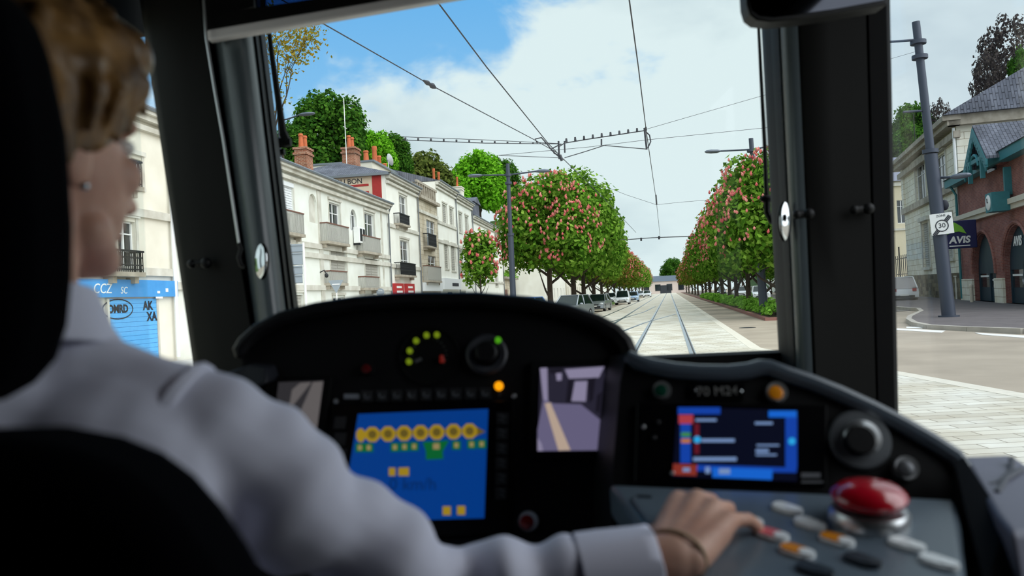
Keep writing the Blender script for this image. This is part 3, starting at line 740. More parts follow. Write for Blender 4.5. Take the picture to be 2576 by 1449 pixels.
# red brick shop
uV0 = uS1 + .25; uV1 = uV0 + 18
V = empty('brick_shop', RIGHT.q + RIGHT.u * uV0 + RIGHT.inw * (-.3), RIGHT.rz); tag(V, 'red brick corner shop with arched dark blue shopfronts and teal gable', 'shop')
RV = Row(RIGHT.q + RIGHT.inw * (-.3), RIGHT.u)
def VV(px, py, y=0.0):
    u, z = RV.uv(px, py, y); return u - uV0, z
hV = VV(2500, 420)[1]
wins = []
for r in ((2449, 586, 2504, 752), (2526, 564, 2596, 752)):
    a, b, c, d = RV.rect(r); wins.append((a - uV0, b - uV0, .12, d, True))
wl = MB(); facade(wl, 18, hV, wins, 10, .35); wl.build('wall', m_brick, V, local=True, smooth=0)
for i, q in enumerate(wins):
    a, b, c, d, _ = q
    f = MB(); f.box(a, b, .3, .34, c, c + .75); f.box(a, a + .12, .24, .34, c, d); f.box(b - .12, b, .24, .34, c, d); f.box((a + b) / 2 - .08, (a + b) / 2 + .08, .24, .34, c, d - (b - a) * .4); f.box(a, b, .24, .34, d - (b - a) * .5, d)
    so_ = f.build('shopfront', m_tealdark, V, local=True, smooth=0)
    pn = MB(); pn.box(a, b, .31, .33, c + .7, d - (b - a) * .5); pn.build('pane', m_pane, so_, local=True, smooth=0)
    st = MB()
    for k in range(3): st.box(a + .2, a + (b - a) * .42, .28, .3, c + 1.3 + k * .75, c + 1.4 + k * .75); st.box(a + (b - a) * .58, b - .2, .28, .3, c + 1.1 + k * .9, c + 1.18 + k * .9)
    st.build('window_sticker', m_letter, so_, local=True, smooth=0)
    ar = MB(); ap = arch_pts(a - .14, b + .14, d - (b - a) / 2, d + .14, 14); ar.tube([(x, -.02, z) for x, z in ap], .1, 6); ar.build('arch_surround', m_brick, V, local=True)
    if i == 1: text_mb('AVIS', .62, ((a + b) / 2 - .55, .2, d - .75), (1, 0, 0), (0, 0, 1), .01, shear=.15, bold=.02).build('lettering', m_letter, so_, local=True, smooth=0)
a, b = wins[0][0], wins[0][1]; a2, b2 = wins[1][0], wins[1][1]
bs = MB(); bs.box(-.05, a - .02, -.12, .05, 0, 1.35); bs.box(b + .02, a2 - .02, -.12, .05, 0, 1.35); bs.box(b2 + .02, 18, -.12, .05, 0, 1.35); bs.build('stone_plinth', m_stone2, V, local=True, smooth=0)
zc = VV(2500, 527)[1]; cb = MB(); cb.box(-.1, 18, -.2, .02, zc - .28, zc - .05); cb.box(-.1, 18, -.32, .02, zc - .05, zc + .2); cb.build('cornice_band', m_cream_wood, V, local=True, smooth=0)
ze = hV; ev = MB(); ev.box(-.6, 18.4, -.55, .02, ze - .1, ze + .4); ev.build('eaves_board', m_teal, V, local=True, smooth=0)
rf = MB(); rf.prism([(-.7, -.65, ze + .35), (-.7, 5, ze + 1.3), (-.7, 10.4, ze + .35)], (19, 0, 0)); rf.build('roof', m_slate, V, local=True, smooth=0)
# gabled dormer with carved teal bargeboards
gx, gz = VV(2452, 322, -1.0); gw = 1.75
gzb = ze - .15
dm = MB(); dm.box(gx - gw + .3, gx + gw - .3, -.35, 3.5, gzb, gzb + (gz - gzb) * .42); dm.prism([(gx - gw + .3, -.35, gzb + (gz - gzb) * .42), (gx + gw - .3, -.35, gzb + (gz - gzb) * .42), (gx, -.35, gz - .3)], (0, 3.6, 0)); gab = dm.build('gable', m_brick, V, local=True, smooth=0)
rr = MB()
for sgn in (-1, 1):
    p0 = Vector((gx, -1.1, gz)); p1 = Vector((gx + sgn * (gw + .35), -1.1, gzb + .2)); dn = Vector((0, 0, .14))
    rr.prism([p0, p1, p1 + dn, p0 + dn], (0, 6.0, 0))
rr.build('gable_roof', m_slate, gab, local=True, smooth=0)
bgd = MB()
for sgn in (-1, 1):
    p0 = Vector((gx, -1.14, gz)); p1 = Vector((gx + sgn * (gw + .35), -1.14, gzb + .2)); d = p1 - p0
    bgd.prism([p0, p1, p1 + Vector((0, 0, -.4)), p0 + Vector((0, 0, -.55))], (0, .1, 0))
    for k in range(9):
        q = p0 + d * ((k + .5) / 9) + Vector((0, 0, -.48)); bgd.prism([q + Vector((-.14, 0, .1)), q + Vector((.14, 0, .1)), q + Vector((0, 0, -.2))], (0, .08, 0))
    bgd.box(gx + sgn * 1.15 - .09, gx + sgn * 1.15 + .09, -1.14, -.95, gzb - .6, gz - 1.6)
bgd.box(gx - 1.2, gx + 1.2, -1.14, -1.0, gz - 1.75, gz - 1.55)
bgd.tube([(gx + .75 * math.cos(t * math.pi / 8), -1.1, gz - 1.95 + .6 * math.sin(t * math.pi / 8)) for t in range(9)], .08, 6)
bgd.build('bargeboard', m_teal, gab, local=True, smooth=0)
dk = MB(); dk.prism([(gx - .75, -.38, gzb), (gx + .75, -.38, gzb), (gx + .75, -.38, gz - 2.2), (gx, -.38, gz - 1.3), (gx - .75, -.38, gz - 2.2)], (0, .04, 0)); dk.build('gable_window', m_pane, gab, local=True, smooth=0)
# projecting clock box
bx, bz = VV(2495, 510, -.8)
cbx = MB(); cbx.box(bx - .5, bx + .6, -.95, -.2, bz - .45, bz + .45); cbx.box(bx + .1, bx + .3, -.3, .0, bz + .3, bz + 1.6); clk = cbx.build('clock_box', m_teal, V, local=True, smooth=0)
cf = MB(); cf.lathe([(.36, 0), (.36, .03), (.32, .05)], (bx + .05, -.95, bz), (0, -1, 0), 24); ck = cf.build('clock_face', m_letter, clk, local=True)
hd = MB(); hd.box(bx + .04, bx + .07, -1.03, -1.0, bz, bz + .2); hd.box(bx + .05, bx + .18, -1.03, -1.01, bz - .02, bz + .02); hd.build('clock_hand', m_ink, ck, local=True, smooth=0)
dp = MB(); dp.tube([(.25, -.5, ze + .1), (.25, -.14, ze - .6), (.25, -.12, .2)], .07, 8); dp.build('downpipe', m_teal, V, local=True)
# projecting rental sign
sx = MB(); c0 = VV(2412, 590, -1.1)
x = c0[0]; z = c0[1]
sgn = MB(); sgn.box(x - .08, x + .08, -1.95, -.25, z - .75, z + .75)
ax = Vector((1, 0, 0))
sgo = sgn.build('projecting_sign', mat('navy_sign', (28, 32, 84), 0.45), V, local=True, smooth=0, bevel=.04)
gl = MB(); gl.prism([(x + .08, -1.93, z + .62), (x + .08, -1.3, z + .66), (x + .08, -.95, z + .4), (x + .08, -.75, z + .02), (x + .08, -1.1, z + .16), (x + .08, -1.5, z + .12), (x + .08, -1.93, z - .1)], (.02, 0, 0)); gl.build('green_swoosh', mat('lime_green', (126, 190, 60), 0.5), sgo, local=True, smooth=0)
# its own face turned up the street: letters run away from the facade
text_mb('AVIS', .5, (x + .1, -1.1, z - .3), (0, 1, 0), (0, 0, 1), .008, shear=.15, bold=.02).build('lettering', m_letter, sgo, local=True, smooth=0)
ub = MB(); ub.box(x + .08, x + .1, -1.6, -.6, z - .64, z - .58); ub.build('lettering_strip', m_letter, sgo, local=True, smooth=0)

# cream building behind with garden railings
CB = empty('cream_house', P(2265, 720, 95)); o = OFF[CB.name].copy(); CB.location.z = 0; OFF[CB.name].z = 0; tag(CB, 'cream house with dark slate roof glimpsed beside the right pillar', 'house')
CR = Row(Vector((OFF[CB.name].x, OFF[CB.name].y, 0)), (1, -.05, 0)); CB.rotation_euler.z = CR.rz
w0 = CR.uv(2225, 500)[0]; w1 = CR.uv(2283, 500)[0]; hh = CR.uv(2268, 455)[1]
q = CR.rect((2257, 503, 2278, 562)); q2 = CR.rect((2257, 620, 2278, 680))
wl = MB(); facade(wl, 14, hh, [(q[0] + 10, q[1] + 10, q[2], q[3])], 9); 
for i in range(len(wl.v)): wl.v[i] = (wl.v[i][0] - 10, wl.v[i][1], wl.v[i][2])
wl.build('wall', mat('cream_wall', (206, 196, 168), 0.9, var=0.06), CB, local=True, smooth=0)
window(CB, q, 'glass')
rf = MB(); rf.prism([(-10.4, -.5, hh), (-10.4, 4.5, hh + 3.5), (-10.4, 9.4, hh)], (14.8, 0, 0)); rf.build('roof', mat('grey_slate_far', (124, 128, 146), 0.7), CB, local=True, smooth=0)
bd = MB(); bd.box(-10, 4, -.25, .02, hh - .6, hh - .2); bd.box(-10, 4, -.2, .02, hh * .55, hh * .55 + .25); bd.build('string_course', m_trimstone, CB, local=True, smooth=0)
gf = MB(); ga = P(2256, 700, 74); gb_ = P(2296, 700, 66); ga.z = gb_.z = 0
for k in range(9):
    p = ga.lerp(gb_, k / 8); gf.tube([(p.x, p.y, 0), (p.x, p.y, 4.4 if k == 2 else 3.6)], .07 if k % 4 == 2 else .035, 6)
for zz in (.6, 1.9, 3.3): gf.tube([(ga.x, ga.y, zz), (gb_.x, gb_.y, zz)], .04, 6)
tag(gf.build('iron_railing', m_iron), 'tall black iron railing between the cream house and stone building', 'railing')

# row of houses beyond the right trees
RT = Row(T(150, 20), -TD)
for i, (d0, d1, h, wm, lb) in enumerate(((20, 36, 9.5, m_wall_w, 'white house behind the right tree row, nearest to us'), (4, 19, 8.0, m_wall_c, 'cream house behind the right tree row, between two white ones'), (-14, 3, 9.0, m_wall_b, 'bright house behind the right tree row, third along'), (-60, -16, 8.5, m_wall_w, 'long pale terrace far along behind the right tree row'))):
    plain_house(RT, 'far_house', lb, d0, d1, h, wm, 4 if i < 3 else 10, 3)
# ---------------------------------------------------------------- trees
m_leaf_c = mat_leaf('chestnut_leaf', ((56, 94, 28), (84, 128, 38), (114, 156, 52), (144, 180, 76)))
m_leaf_o = mat_leaf('rusty_chestnut_leaf', ((70, 100, 34), (98, 122, 42), (140, 120, 56), (112, 146, 54)))
m_blossom = mat_leaf('pink_blossom', ((206, 96, 98), (224, 130, 126), (232, 164, 152)), 0.25)
m_leaf_d = mat_leaf('dark_leaf', ((44, 82, 30), (64, 108, 38), (92, 136, 48)))
m_leaf_b = mat_leaf('bright_leaf', ((78, 138, 28), (106, 172, 38), (134, 196, 56)))
m_leaf_ol = mat_leaf('olive_leaf', ((70, 84, 40), (92, 106, 50), (112, 122, 60)))
m_leaf_y = mat_leaf('yellow_leaf', ((150, 122, 40), (172, 148, 60), (120, 128, 50)))
m_leaf_p = mat_leaf('purple_leaf', ((58, 54, 58), (82, 76, 76), (104, 96, 90)))
m_leaf_h = mat_leaf('hedge_leaf', ((88, 138, 46), (116, 166, 60), (142, 190, 82)))
m_bark = mat('bark', (74, 64, 56), 0.95, var=0.3, bump=0.4, bscale=12)

def quads_mesh(name, cen, nor, ln, wd, rng, fold=0.25):
    n = len(cen)
    nor = nor / (np.linalg.norm(nor, axis=1, keepdims=True) + 1e-9)
    rv = rng.normal(size=(n, 3)); a = np.cross(nor, rv); a /= (np.linalg.norm(a, axis=1, keepdims=True) + 1e-9); b = np.cross(nor, a)
    L_ = (ln * rng.uniform(.7, 1.3, n))[:, None]; W_ = (wd * rng.uniform(.7, 1.3, n))[:, None]
    v = np.stack([cen - a * L_ * .5, cen + b * W_ * .5 - nor * W_ * fold, cen + a * L_ * .5 - nor * L_ * .12, cen - b * W_ * .5 - nor * W_ * fold], 1).reshape(-1, 3)
    idx = np.arange(n * 4)
    me = bpy.data.meshes.new(name); me.vertices.add(n * 4); me.vertices.foreach_set('co', v.ravel().astype(np.float32))
    me.loops.add(n * 4); me.loops.foreach_set('vertex_index', idx.astype(np.int32))
    me.polygons.add(n); me.polygons.foreach_set('loop_start', (np.arange(n) * 4).astype(np.int32))
    me.update(calc_edges=True); me.validate(); return me

def lumps(rng, R, k, r0=.34, r1=.5):
    i_ = np.arange(k) + .5; ph_ = np.arccos(1 - 1.72 * i_ / k); th_ = np.pi * (1 + 5 ** .5) * i_ + rng.uniform(-.4, .4, k)
    d = np.stack([np.cos(th_) * np.sin(ph_), np.sin(th_) * np.sin(ph_), np.cos(ph_)], 1) * rng.uniform(.86, 1.1, k)[:, None]
    rad = rng.uniform(r0, r1, k); c = d * (1 - rad[:, None] * .95); return np.vstack([c, [[0, 0, 0.05]]]), np.append(rad, .62)

def crown(name, seed, R, n, ln, wd, k=16, blossoms=0, bl=.24, zsquash=1.0, r0=.34, r1=.5):
    rng = np.random.default_rng(seed); c, rad = lumps(rng, R, k, r0, r1); R = np.array(R)
    pick = rng.choice(len(rad), n, p=rad ** 2 / (rad ** 2).sum())
    d = rng.normal(size=(n, 3)); d /= np.linalg.norm(d, axis=1, keepdims=True)
    rr = rng.uniform(.35, 1.0, n) ** .5 * rng.normal(1.0, .09, n)
    p = (c[pick] + d * (rad[pick] * rr)[:, None]) * R
    nor = d + rng.normal(size=(n, 3)) * .45 + np.array([0, 0, .35])
    me = quads_mesh(name, p, nor, ln, wd, rng)
    bm_ = None
    if blossoms:
        pick = rng.choice(len(rad) - 1, blossoms * 4); d = rng.normal(size=(blossoms * 4, 3)); d /= np.linalg.norm(d, axis=1, keepdims=True); d[:, 2] = d[:, 2] * .8 + .1
        p = c[pick] + d * (rad[pick] * 1.02)[:, None]
        keep = np.array([np.all(np.linalg.norm(c - q, axis=1) > rad * .90) for q in p]); p = (p[keep] * R)[:blossoms]
        mb = MB()
        for q in p:
            h = bl * rng.uniform(.7, 1.3); t = rng.normal(size=2) * .25
            mb.tube([(q[0], q[1], q[2] - .04), (q[0] + t[0] * h * .3, q[1] + t[1] * h * .3, q[2] + h * .25), (q[0] + t[0] * h, q[1] + t[1] * h, q[2] + h)], [bl * .22, bl * .48, bl * .1], 5)
        bm_ = bpy.data.meshes.new('blossoms'); bm_.from_pydata(mb.v, [], mb.f); bm_.update()
    return me, bm_

def trunk_mesh(seed, h, r, R, zc):
    rng = random.Random(seed); mb = MB()
    mb.tube([(0, 0, -.2), (0.02, 0, h * .35), (.05, .03, h * .7), (.03, 0, zc)], [r * 1.25, r, r * .85, r * .5], 10)
    for k in range(9):
        a = k * 2.4 + rng.random(); z = h * .75 + (zc - h * .75) * k / 9
        e = Vector((math.cos(a) * R[0] * .6, math.sin(a) * R[1] * .6, z + R[2] * (.35 + .3 * rng.random())))
        mid = Vector((math.cos(a) * R[0] * .25, math.sin(a) * R[1] * .25, z + R[2] * .15)); mb.tube([(0.04, 0, z), mid, e], [r * .45, r * .3, r * .1], 6)
    me = bpy.data.meshes.new('trunk'); me.from_pydata(mb.v, [], mb.f); me.update(); return me

class TreeProto:
    def __init__(s, name, seed, R, zc, trunk_r, n, ln, wd, leafmat, blossoms=0, k=16, bl=.4, r0=.34, r1=.5):
        s.name = name; s.R = R; s.zc = zc
        s.crown, s.bl = crown('foliage', seed, R, n, ln, wd, k, blossoms, bl, r0=r0, r1=r1)
        s.crown.transform(Matrix.Translation((0, 0, zc)))
        if s.bl: s.bl.transform(Matrix.Translation((0, 0, zc))); s.bl.materials.append(m_blossom)
        s.trunk = trunk_mesh(seed, zc - R[2], trunk_r, R, zc); s.trunk.materials.append(m_bark); s.crown.materials.append(leafmat)
    def place(s, loc, scale, rz, label, group, cat='tree', leafmat=None):
        e = empty(s.name, loc, rz); e.scale = scale if isinstance(scale, tuple) else (scale,) * 3; tag(e, label, cat, group)
        for nm, me in (('trunk', s.trunk), ('foliage', s.crown), ('blossoms', s.bl)):
            if me is None: continue
            o = bpy.data.objects.new(nm, me); COL.objects.link(o); o.parent = e
            if nm == 'blossoms': o['kind'] = 'stuff'
            if nm == 'foliage' and leafmat: o.material_slots[0].link = 'OBJECT'; o.material_slots[0].material = leafmat
        return e

CH1 = TreeProto('chestnut_tree', 11, (4.0, 4.0, 4.5), 6.1, .24, 14000, .36, .23, m_leaf_c, 520, 30, .19, r0=.22, r1=.5)
CH2 = TreeProto('chestnut_tree', 23, (3.9, 4.1, 4.4), 6.0, .23, 13000, .36, .23, m_leaf_c, 260, 28, .19, r0=.22, r1=.5)
CH3 = TreeProto('chestnut_tree', 31, (3.8, 3.8, 4.3), 5.9, .22, 8500, .44, .28, m_leaf_o, 200, 26, .22, r0=.22, r1=.48)
rt = random.Random(4)
# left row: from the near end on
OL = -8.2
ords = ['first', 'second', 'third', 'fourth', 'fifth', 'sixth', 'seventh', 'eighth', 'ninth', 'tenth', 'eleventh', 'twelfth', 'thirteenth', 'fourteenth', 'fifteenth', 'sixteenth', 'seventeenth', 'eighteenth']
sL = [60, 69, 78, 88, 98, 109, 121, 134, 148, 163, 180, 200, 224, 252]
for i, s in enumerate(sL):
    pr = CH1 if i == 0 else CH2 if i < 4 else (CH3 if i < 9 else CH2)
    k = (1.06, 1.22, 1.15, 1.08, .98, .95, .92, .9, .9, .88, .9, .9, .9, .9)[i]
    lb = 'large chestnut full of pink blossom at the near end of the left row' if i == 0 else '%s tree of the left row counting from the near end%s' % (ords[i], ', mostly green' if i < 4 else '')
    e = pr.place(T(s, OL + (0.3 if i else -.4)), k, rt.random() * 6, lb, 'trees of the left row')
    if 0 < i < 4:
        for ch in e.children:
            if ch.name.startswith('blossoms'): bpy.data.objects.remove(ch); break
# right row
OR = 5.45
sR = [41, 49, 57, 66, 75, 85, 96, 108, 121, 136, 153, 172, 195, 222, 255]
for i, s in enumerate(sR):
    pr = CH1 if i < 3 else CH2 if i < 7 else CH3
    k = .80 if i == 0 else .84 if i < 4 else .86
    lb = 'pink flowering chestnut nearest us in the right row, beside the lamp post' if i == 0 else '%s pink chestnut of the right row from the near end' % ords[i]
    pr.place(T(s, OR + .2 * rt.random()), k, rt.random() * 6, lb, 'trees of the right row')
# second row on the far side of the right road
for i, s in enumerate((84, 97, 113, 130)):
    CH2.place(T(s, 15.8), .8, rt.random() * 6, '%s street tree beyond the parked cars on the far side of the right road' % ords[i], 'trees beyond the right road')
# young chestnut by the left houses
YC = TreeProto('young_chestnut', 51, (1.25, 1.25, 2.15), 3.9, .07, 2600, .27, .18, m_leaf_b, 60, 16, .2, r0=.28, r1=.42)
pY = P(1209, 740, 48); YC.place((pY.x, pY.y, 0), 1.0, .6, 'slim young chestnut with pink flower spikes in front of the white houses', None, leafmat=m_leaf_c)

# trees on the hill behind the roofs
HT1 = TreeProto('hill_tree', 61, (5, 5, 6.6), 7.6, .3, 12000, .56, .38, m_leaf_d, 0, 34, r0=.22, r1=.36)
HT2 = TreeProto('hill_tree', 71, (4, 4, 5.0), 5.6, .25, 9000, .50, .36, m_leaf_b, 0, 30, r0=.22, r1=.38)
HT3 = TreeProto('hill_tree', 83, (5, 5, 6.2), 8.0, .28, 4200, .46, .32, m_leaf_p, 0, 40, r0=.12, r1=.24)
def hill_tree(pr, px, py_top, width_px, Z, label, leafmat=None, tall=1.0):
    p = P(px, py_top, Z); sc = width_px * Z / FP / (2 * pr.R[0]); d = Vector((p.x, p.y, 0)) - Q0; o = d.dot(UN)
    g0 = hill_z(o); top = (pr.zc + pr.R[2]) * sc * tall
    z = p.z - top
    pr.place((p.x, p.y, z), (sc, sc, sc * tall), rt.random() * 6, label, 'trees on the hill', leafmat=leafmat)
    if z > g0 + .3:   # earth bank under it
        b = MB(); b.lathe([(6.5, g0 - 4 - z), (5, -2), (2.5, .1), (.6, .25)], (p.x, p.y, z), n=14); struct(b.build('earth_bank', m_hill))
hill_tree(HT1, 822, 215, 215, 95, 'big dark green tree rising behind the long balcony house', m_leaf_d)
hill_tree(HT2, 940, 322, 125, 108, 'bright green tree right behind the striped chimney', m_leaf_b)
hill_tree(HT1, 987, 328, 110, 118, 'round dark tree between two chimneys on the skyline', m_leaf_d)
hill_tree(HT1, 1055, 368, 200, 128, 'wide olive green tree above the stone house', m_leaf_ol)
hill_tree(HT2, 1125, 425, 115, 140, 'small light green tree above the tall white house', m_leaf_b)
hill_tree(HT2, 1200, 372, 150, 165, 'bright green domed tree left of the grey lamp post top', m_leaf_b)
hill_tree(HT1, 1250, 388, 120, 195, 'dark green tree directly behind the grey lamp post', m_leaf_d)
hill_tree(HT1, 742, 300, 150, 92, 'green tree behind the leftmost red chimney', m_leaf_d)
hill_tree(HT1, 880, 365, 130, 104, 'dark tree between the white mast and the left chimney', m_leaf_ol)
hill_tree(HT2, 1306, 470, 110, 225, 'light green tree half hidden by the blossoming chestnut', m_leaf_b)
# right hill
def far_tree(pr, px, py_top, width_px, Z, label, leafmat, tall=1.0):
    p = P(px, py_top, Z); sc = width_px * Z / FP / (2 * pr.R[0]); top = (pr.zc + pr.R[2]) * sc * tall; z = min(p.z - top, 14.0)
    pr.place((p.x, p.y, z), (sc, sc, (p.z - z) / (pr.zc + pr.R[2])), rt.random() * 6, label, 'trees behind the right buildings', leafmat=leafmat)
rb_ = MB(); secs = []
for yy, xo in ((70, 0), (100, 0), (140, 0), (180, 0)):
    secs.append([(x_ + xo, yy, z_ + .5 * math.sin(x_ * .1)) for x_, z_ in ((46 + yy * .02, -1), (56, 5), (70, 9), (90, 13), (140, 15))])
rb_.loft(secs, closed=False); struct(rb_.build('hill', m_hill))
far_tree(HT1, 2290, 246, 130, 120, 'dark tree on the slope left of the roof of the stone building', m_leaf_d)
far_tree(HT2, 2285, 310, 110, 112, 'mid green tree low beside the right pillar', m_leaf_d)
far_tree(HT3, 2362, 248, 80, 116, 'purple leaved tree behind the stone building gutter', m_leaf_p)
far_tree(HT3, 2535, 36, 170, 90, 'tall purple brown tree above the slate roof at the right edge', m_leaf_p)
far_tree(HT3, 2478, 130, 90, 86, 'loose purple tree leaning over the left end of the slate roof', m_leaf_p)
far_tree(HT2, 2572, 110, 90, 84, 'green tree at the right picture edge behind the slate roof', m_leaf_d)

# sparse spring tree with yellow leaves, top left
rs = random.Random(8); br = MB(); tips = []
def branch(p, d, l, r, dep):
    q = p + d * l; br.tube([p, (p + q) / 2 + Vector((rs.uniform(-.1, .1), 0, rs.uniform(0, .1))) * l * .3, q], [r, r * .85, r * .62], 5, False)
    if dep >= 2: tips.append((q, d))
    if dep == 6: return
    for k in range(3 if dep < 2 else 2):
        nd = (d + Vector((rs.uniform(-.8, .8), rs.uniform(-.8, .8), rs.uniform(-.15, .5))) * .8).normalized(); branch(q, nd, l * rs.uniform(.66, .85), r * .62, dep + 1)
pS = P(735, 420, 75); sp_e = empty('sparse_tree', (pS.x, pS.y, 0)); tag(sp_e, 'tall airy tree with sparse yellow leaves beside the left pillar', 'tree')
branch(Vector((pS.x, pS.y, 7.0)), Vector((-.05, 0, 1)), 6.8, .24, 0)

br.tube([(pS.x, pS.y, 0), (pS.x, pS.y, 7.2)], [.34, .27], 8); br.build('trunk', m_bark, sp_e)
rg = np.random.default_rng(5); tp = np.array([t[0] for t in tips]); cen = np.repeat(tp, 14, 0) + rg.normal(size=(len(tp) * 14, 3)) * .62
me = quads_mesh('foliage', cen - np.array(OFF[sp_e.name]), rg.normal(size=cen.shape), .34, .22, rg); me.materials.append(m_leaf_y)
o = bpy.data.objects.new('foliage', me); COL.objects.link(o); o.parent = sp_e

# hedge under the right row: separate clipped lengths with gaps
def hedge(s0, s1, label):
    rng = np.random.default_rng(int(s0)); n = int((s1 - s0) * 170)
    ss = rng.uniform(s0, s1, n); oo = rng.uniform(-.95, .95, n); top = .75 - .3 * np.abs(oo) + .12 * np.sin(ss * 2.3) + rng.uniform(-.06, .08, n); zz = top * rng.uniform(.25, 1, n) ** .5
    base = T((s0 + s1) / 2, 5.55); cen = np.array([T(a, 5.55 + b, c) - base for a, b, c in zip(ss, oo, zz)])
    nor = np.stack([oo, np.zeros(n), np.ones(n)], 1) + rng.normal(size=(n, 3)) * .4
    me = quads_mesh('low_hedge', cen, nor, .26, .17, rng); me.materials.append(m_leaf_h); o = bpy.data.objects.new('low_hedge', me); COL.objects.link(o); o.location = base
    tag(o, label, 'hedge', 'low hedges under the right trees')
hedge(38.2, 46, 'nearest low green hedge at the right edge of the windscreen'); hedge(47, 56, 'second low hedge length along the right trees'); hedge(57, 74, 'third low hedge length under the right trees'); hedge(78, 120, 'farthest long hedge strip under the right trees')
sb = MB(); sb.prism([T(37.6, 4.6, .1), T(330, 4.6, .1), T(330, 6.6, .1), T(37.6, 6.6, .1)], (0, 0, -.14)); struct(sb.build('planting_strip', m_soil, smooth=0))
kb = MB(); kb.prism([T(37.4, 4.4, .13), T(330, 4.4, .13), T(330, 4.62, .13), T(37.4, 4.62, .13)], (0, 0, -.16)); kb.prism([T(37.3, 4.4, .13), T(37.3, 6.8, .13), T(37.6, 6.8, .13), T(37.6, 4.4, .13)], (0, 0, -.16)); struct(kb.build('kerb', m_red_kerb, smooth=0))
gs = MB(); gs.prism([T(95, -9.6, .08), T(330, -9.6, .08), T(330, -6.9, .08), T(95, -6.9, .08)], (0, 0, -.1)); struct(gs.build('verge', mat('verge_grass', (104, 140, 54), 0.9, var=0.3), smooth=0))

rng_ = np.random.default_rng(9); nn_ = 900; c_ = np.stack([rng_.uniform(0, 14, nn_), rng_.uniform(-.6, 1.2, nn_), 4.5 + rng_.uniform(0, 1, nn_) ** 2 * .9], 1)
me = quads_mesh('roof_plants', c_, rng_.normal(size=(nn_, 3)) * .5 + np.array([0, 0, 1]), .3, .2, rng_); me.materials.append(m_leaf_h)
o = bpy.data.objects.new('roof_plants', me); COL.objects.link(o); o.parent = Hh; o['kind'] = 'stuff'
# ---------------------------------------------------------------- lamp posts, signs
m_post = mat('anthracite_post', (58, 66, 80), 0.5, 0.2)
m_lamp = mat('lamp_grey', (96, 104, 116), 0.45, 0.2)
m_signback = mat('sign_back_grey', (150, 160, 170), 0.5, 0.2)
m_wire = mat('wire', (52, 54, 62), 0.6)
def lamp_head(mb, a, d, l=.75):
    a = Vector(a); d = Vector(d).normalized(); s = Vector((d.y, -d.x, 0)); u = Vector((0, 0, 1))
    secs = []
    for t, w, h in ((0, .07, .05), (.2, .17, .09), (.6, .2, .1), (.9, .14, .07), (1, .04, .03)):
        secs.append([a + d * (l * t) + s * (w * math.cos(k * math.pi / 5)) + u * (h * math.sin(k * math.pi / 5)) for k in range(10)])
    mb.loft(secs)
def lamp_post(base, top, r0, r1, label, arms, sq=False):
    e = empty('lamp_post', base); tag(e, label, 'lamp post')
    b = Vector(base); t = Vector(top); m = b.lerp(t, .55)
    p = MB(); p.tube([b, m], [r0, r0 * .95], 4 if sq else 12); p.tube([m, t], [r1, r1 * .9], 4 if sq else 12); p.tube([b, b + Vector((0, 0, .05))], [r0 * 1.5] * 2, 12); p.build('pole', m_post, e)
    cl = MB(); q = b.lerp(t, .93)
    for f in (.93, .88, .56): q = b.lerp(t, f); cl.tube([q - Vector((0, 0, .07)), q + Vector((0, 0, .07))], [r0 * 1.15] * 2, 12)
    cl.build('clamp', m_post, e)
    for (pt, end, head) in arms:
        a = MB(); a.tube([pt, end], .045, 8); ao = a.build('arm', m_post, e)
        if head: hb_ = MB(); lamp_head(hb_, end, hb_d_(pt, end), .8 if head is True else head); hb_.build('lamp_head', m_lamp, ao)
    return e
def hb_d_(a, b):
    d = Vector(b) - Vector(a); d.z = 0; return d
Z = 45; b1 = P(1293, 800, Z); b1.z = .05; t1 = P(1277, 412, Z)
lamp_post(b1, t1, .17, .12, 'grey lamp post with two arms left of the big blossoming tree', [(P(1278, 440, Z), P(1212, 441, Z), True), (P(1278, 440, Z), P(1348, 431, Z), True)])
Z = 41; b2 = P(1921, 770, Z); b2.z = .1; t2 = P(1889, 348, Z)
lamp_post(b2, t2, .22, .13, 'grey lamp post standing among the right row of trees', [(P(1890, 376, Z), P(1812, 380, Z), True), (P(1890, 376, Z), P(1950, 366, Z), False)])
Z = 29.0; b3 = P(2387, 797, Z); b3.z = .12; t3 = P(2304, 55, Z)
LP3 = lamp_post(b3, t3, .235, .15, 'thick dark grey pole on the right pavement carrying a square white sign', [(P(2310, 100, Z), P(2185, 109, Z), False), (P(2366, 447, Z), P(2392, 446, Z - .3), .7), (P(2330, 278, Z), P(2272, 282, Z), False)])
spk = MB(); q = P(2376, 516, Z); spk.ell(q, (.14, .14, .2)); spk.build('loudspeaker', m_ink, LP3)
# square sign on that pole
sc_ = P(2369, 563, Z - .32); nx = (CAM - sc_); nx.z = 0; nx.normalize(); sx = Vector((-nx.y, nx.x, 0)); sz = Vector((0, 0, 1)); tilt = .06
sx2 = (sx * math.cos(tilt) + sz * math.sin(tilt)); sz2 = (sz * math.cos(tilt) - sx * math.sin(tilt))
e = empty('traffic_sign', sc_); tag(e, 'square white end of zone thirty sign fixed to the thick pole', 'traffic sign')
pl = MB(); pl.obox(sc_, (sx2, sz2, nx), (.36, .38, .02)); pl.build('sign_plate', m_letter, e, smooth=0)
rg_ = MB(); cc = sc_ + nx * .024 - sz2 * .07
rg_.tube([cc + sx2 * (.2 * math.cos(k * math.pi / 14)) + sz2 * (.2 * math.sin(k * math.pi / 14)) for k in range(29)], .018, 6, False); rg_.build('sign_ring', m_ink, e)
text_mb('30', .24, cc, sx2, sz2, .004).build('sign_number', m_ink, e, smooth=0); text_mb('ZONE', .11, sc_ + nx * .024 + sz2 * .29, sx2, sz2, .004).build('sign_word', m_ink, e, smooth=0)
st = MB(); dd = (sx2 + sz2 * 1.15).normalized(); pd = (sz2 - sx2).normalized()
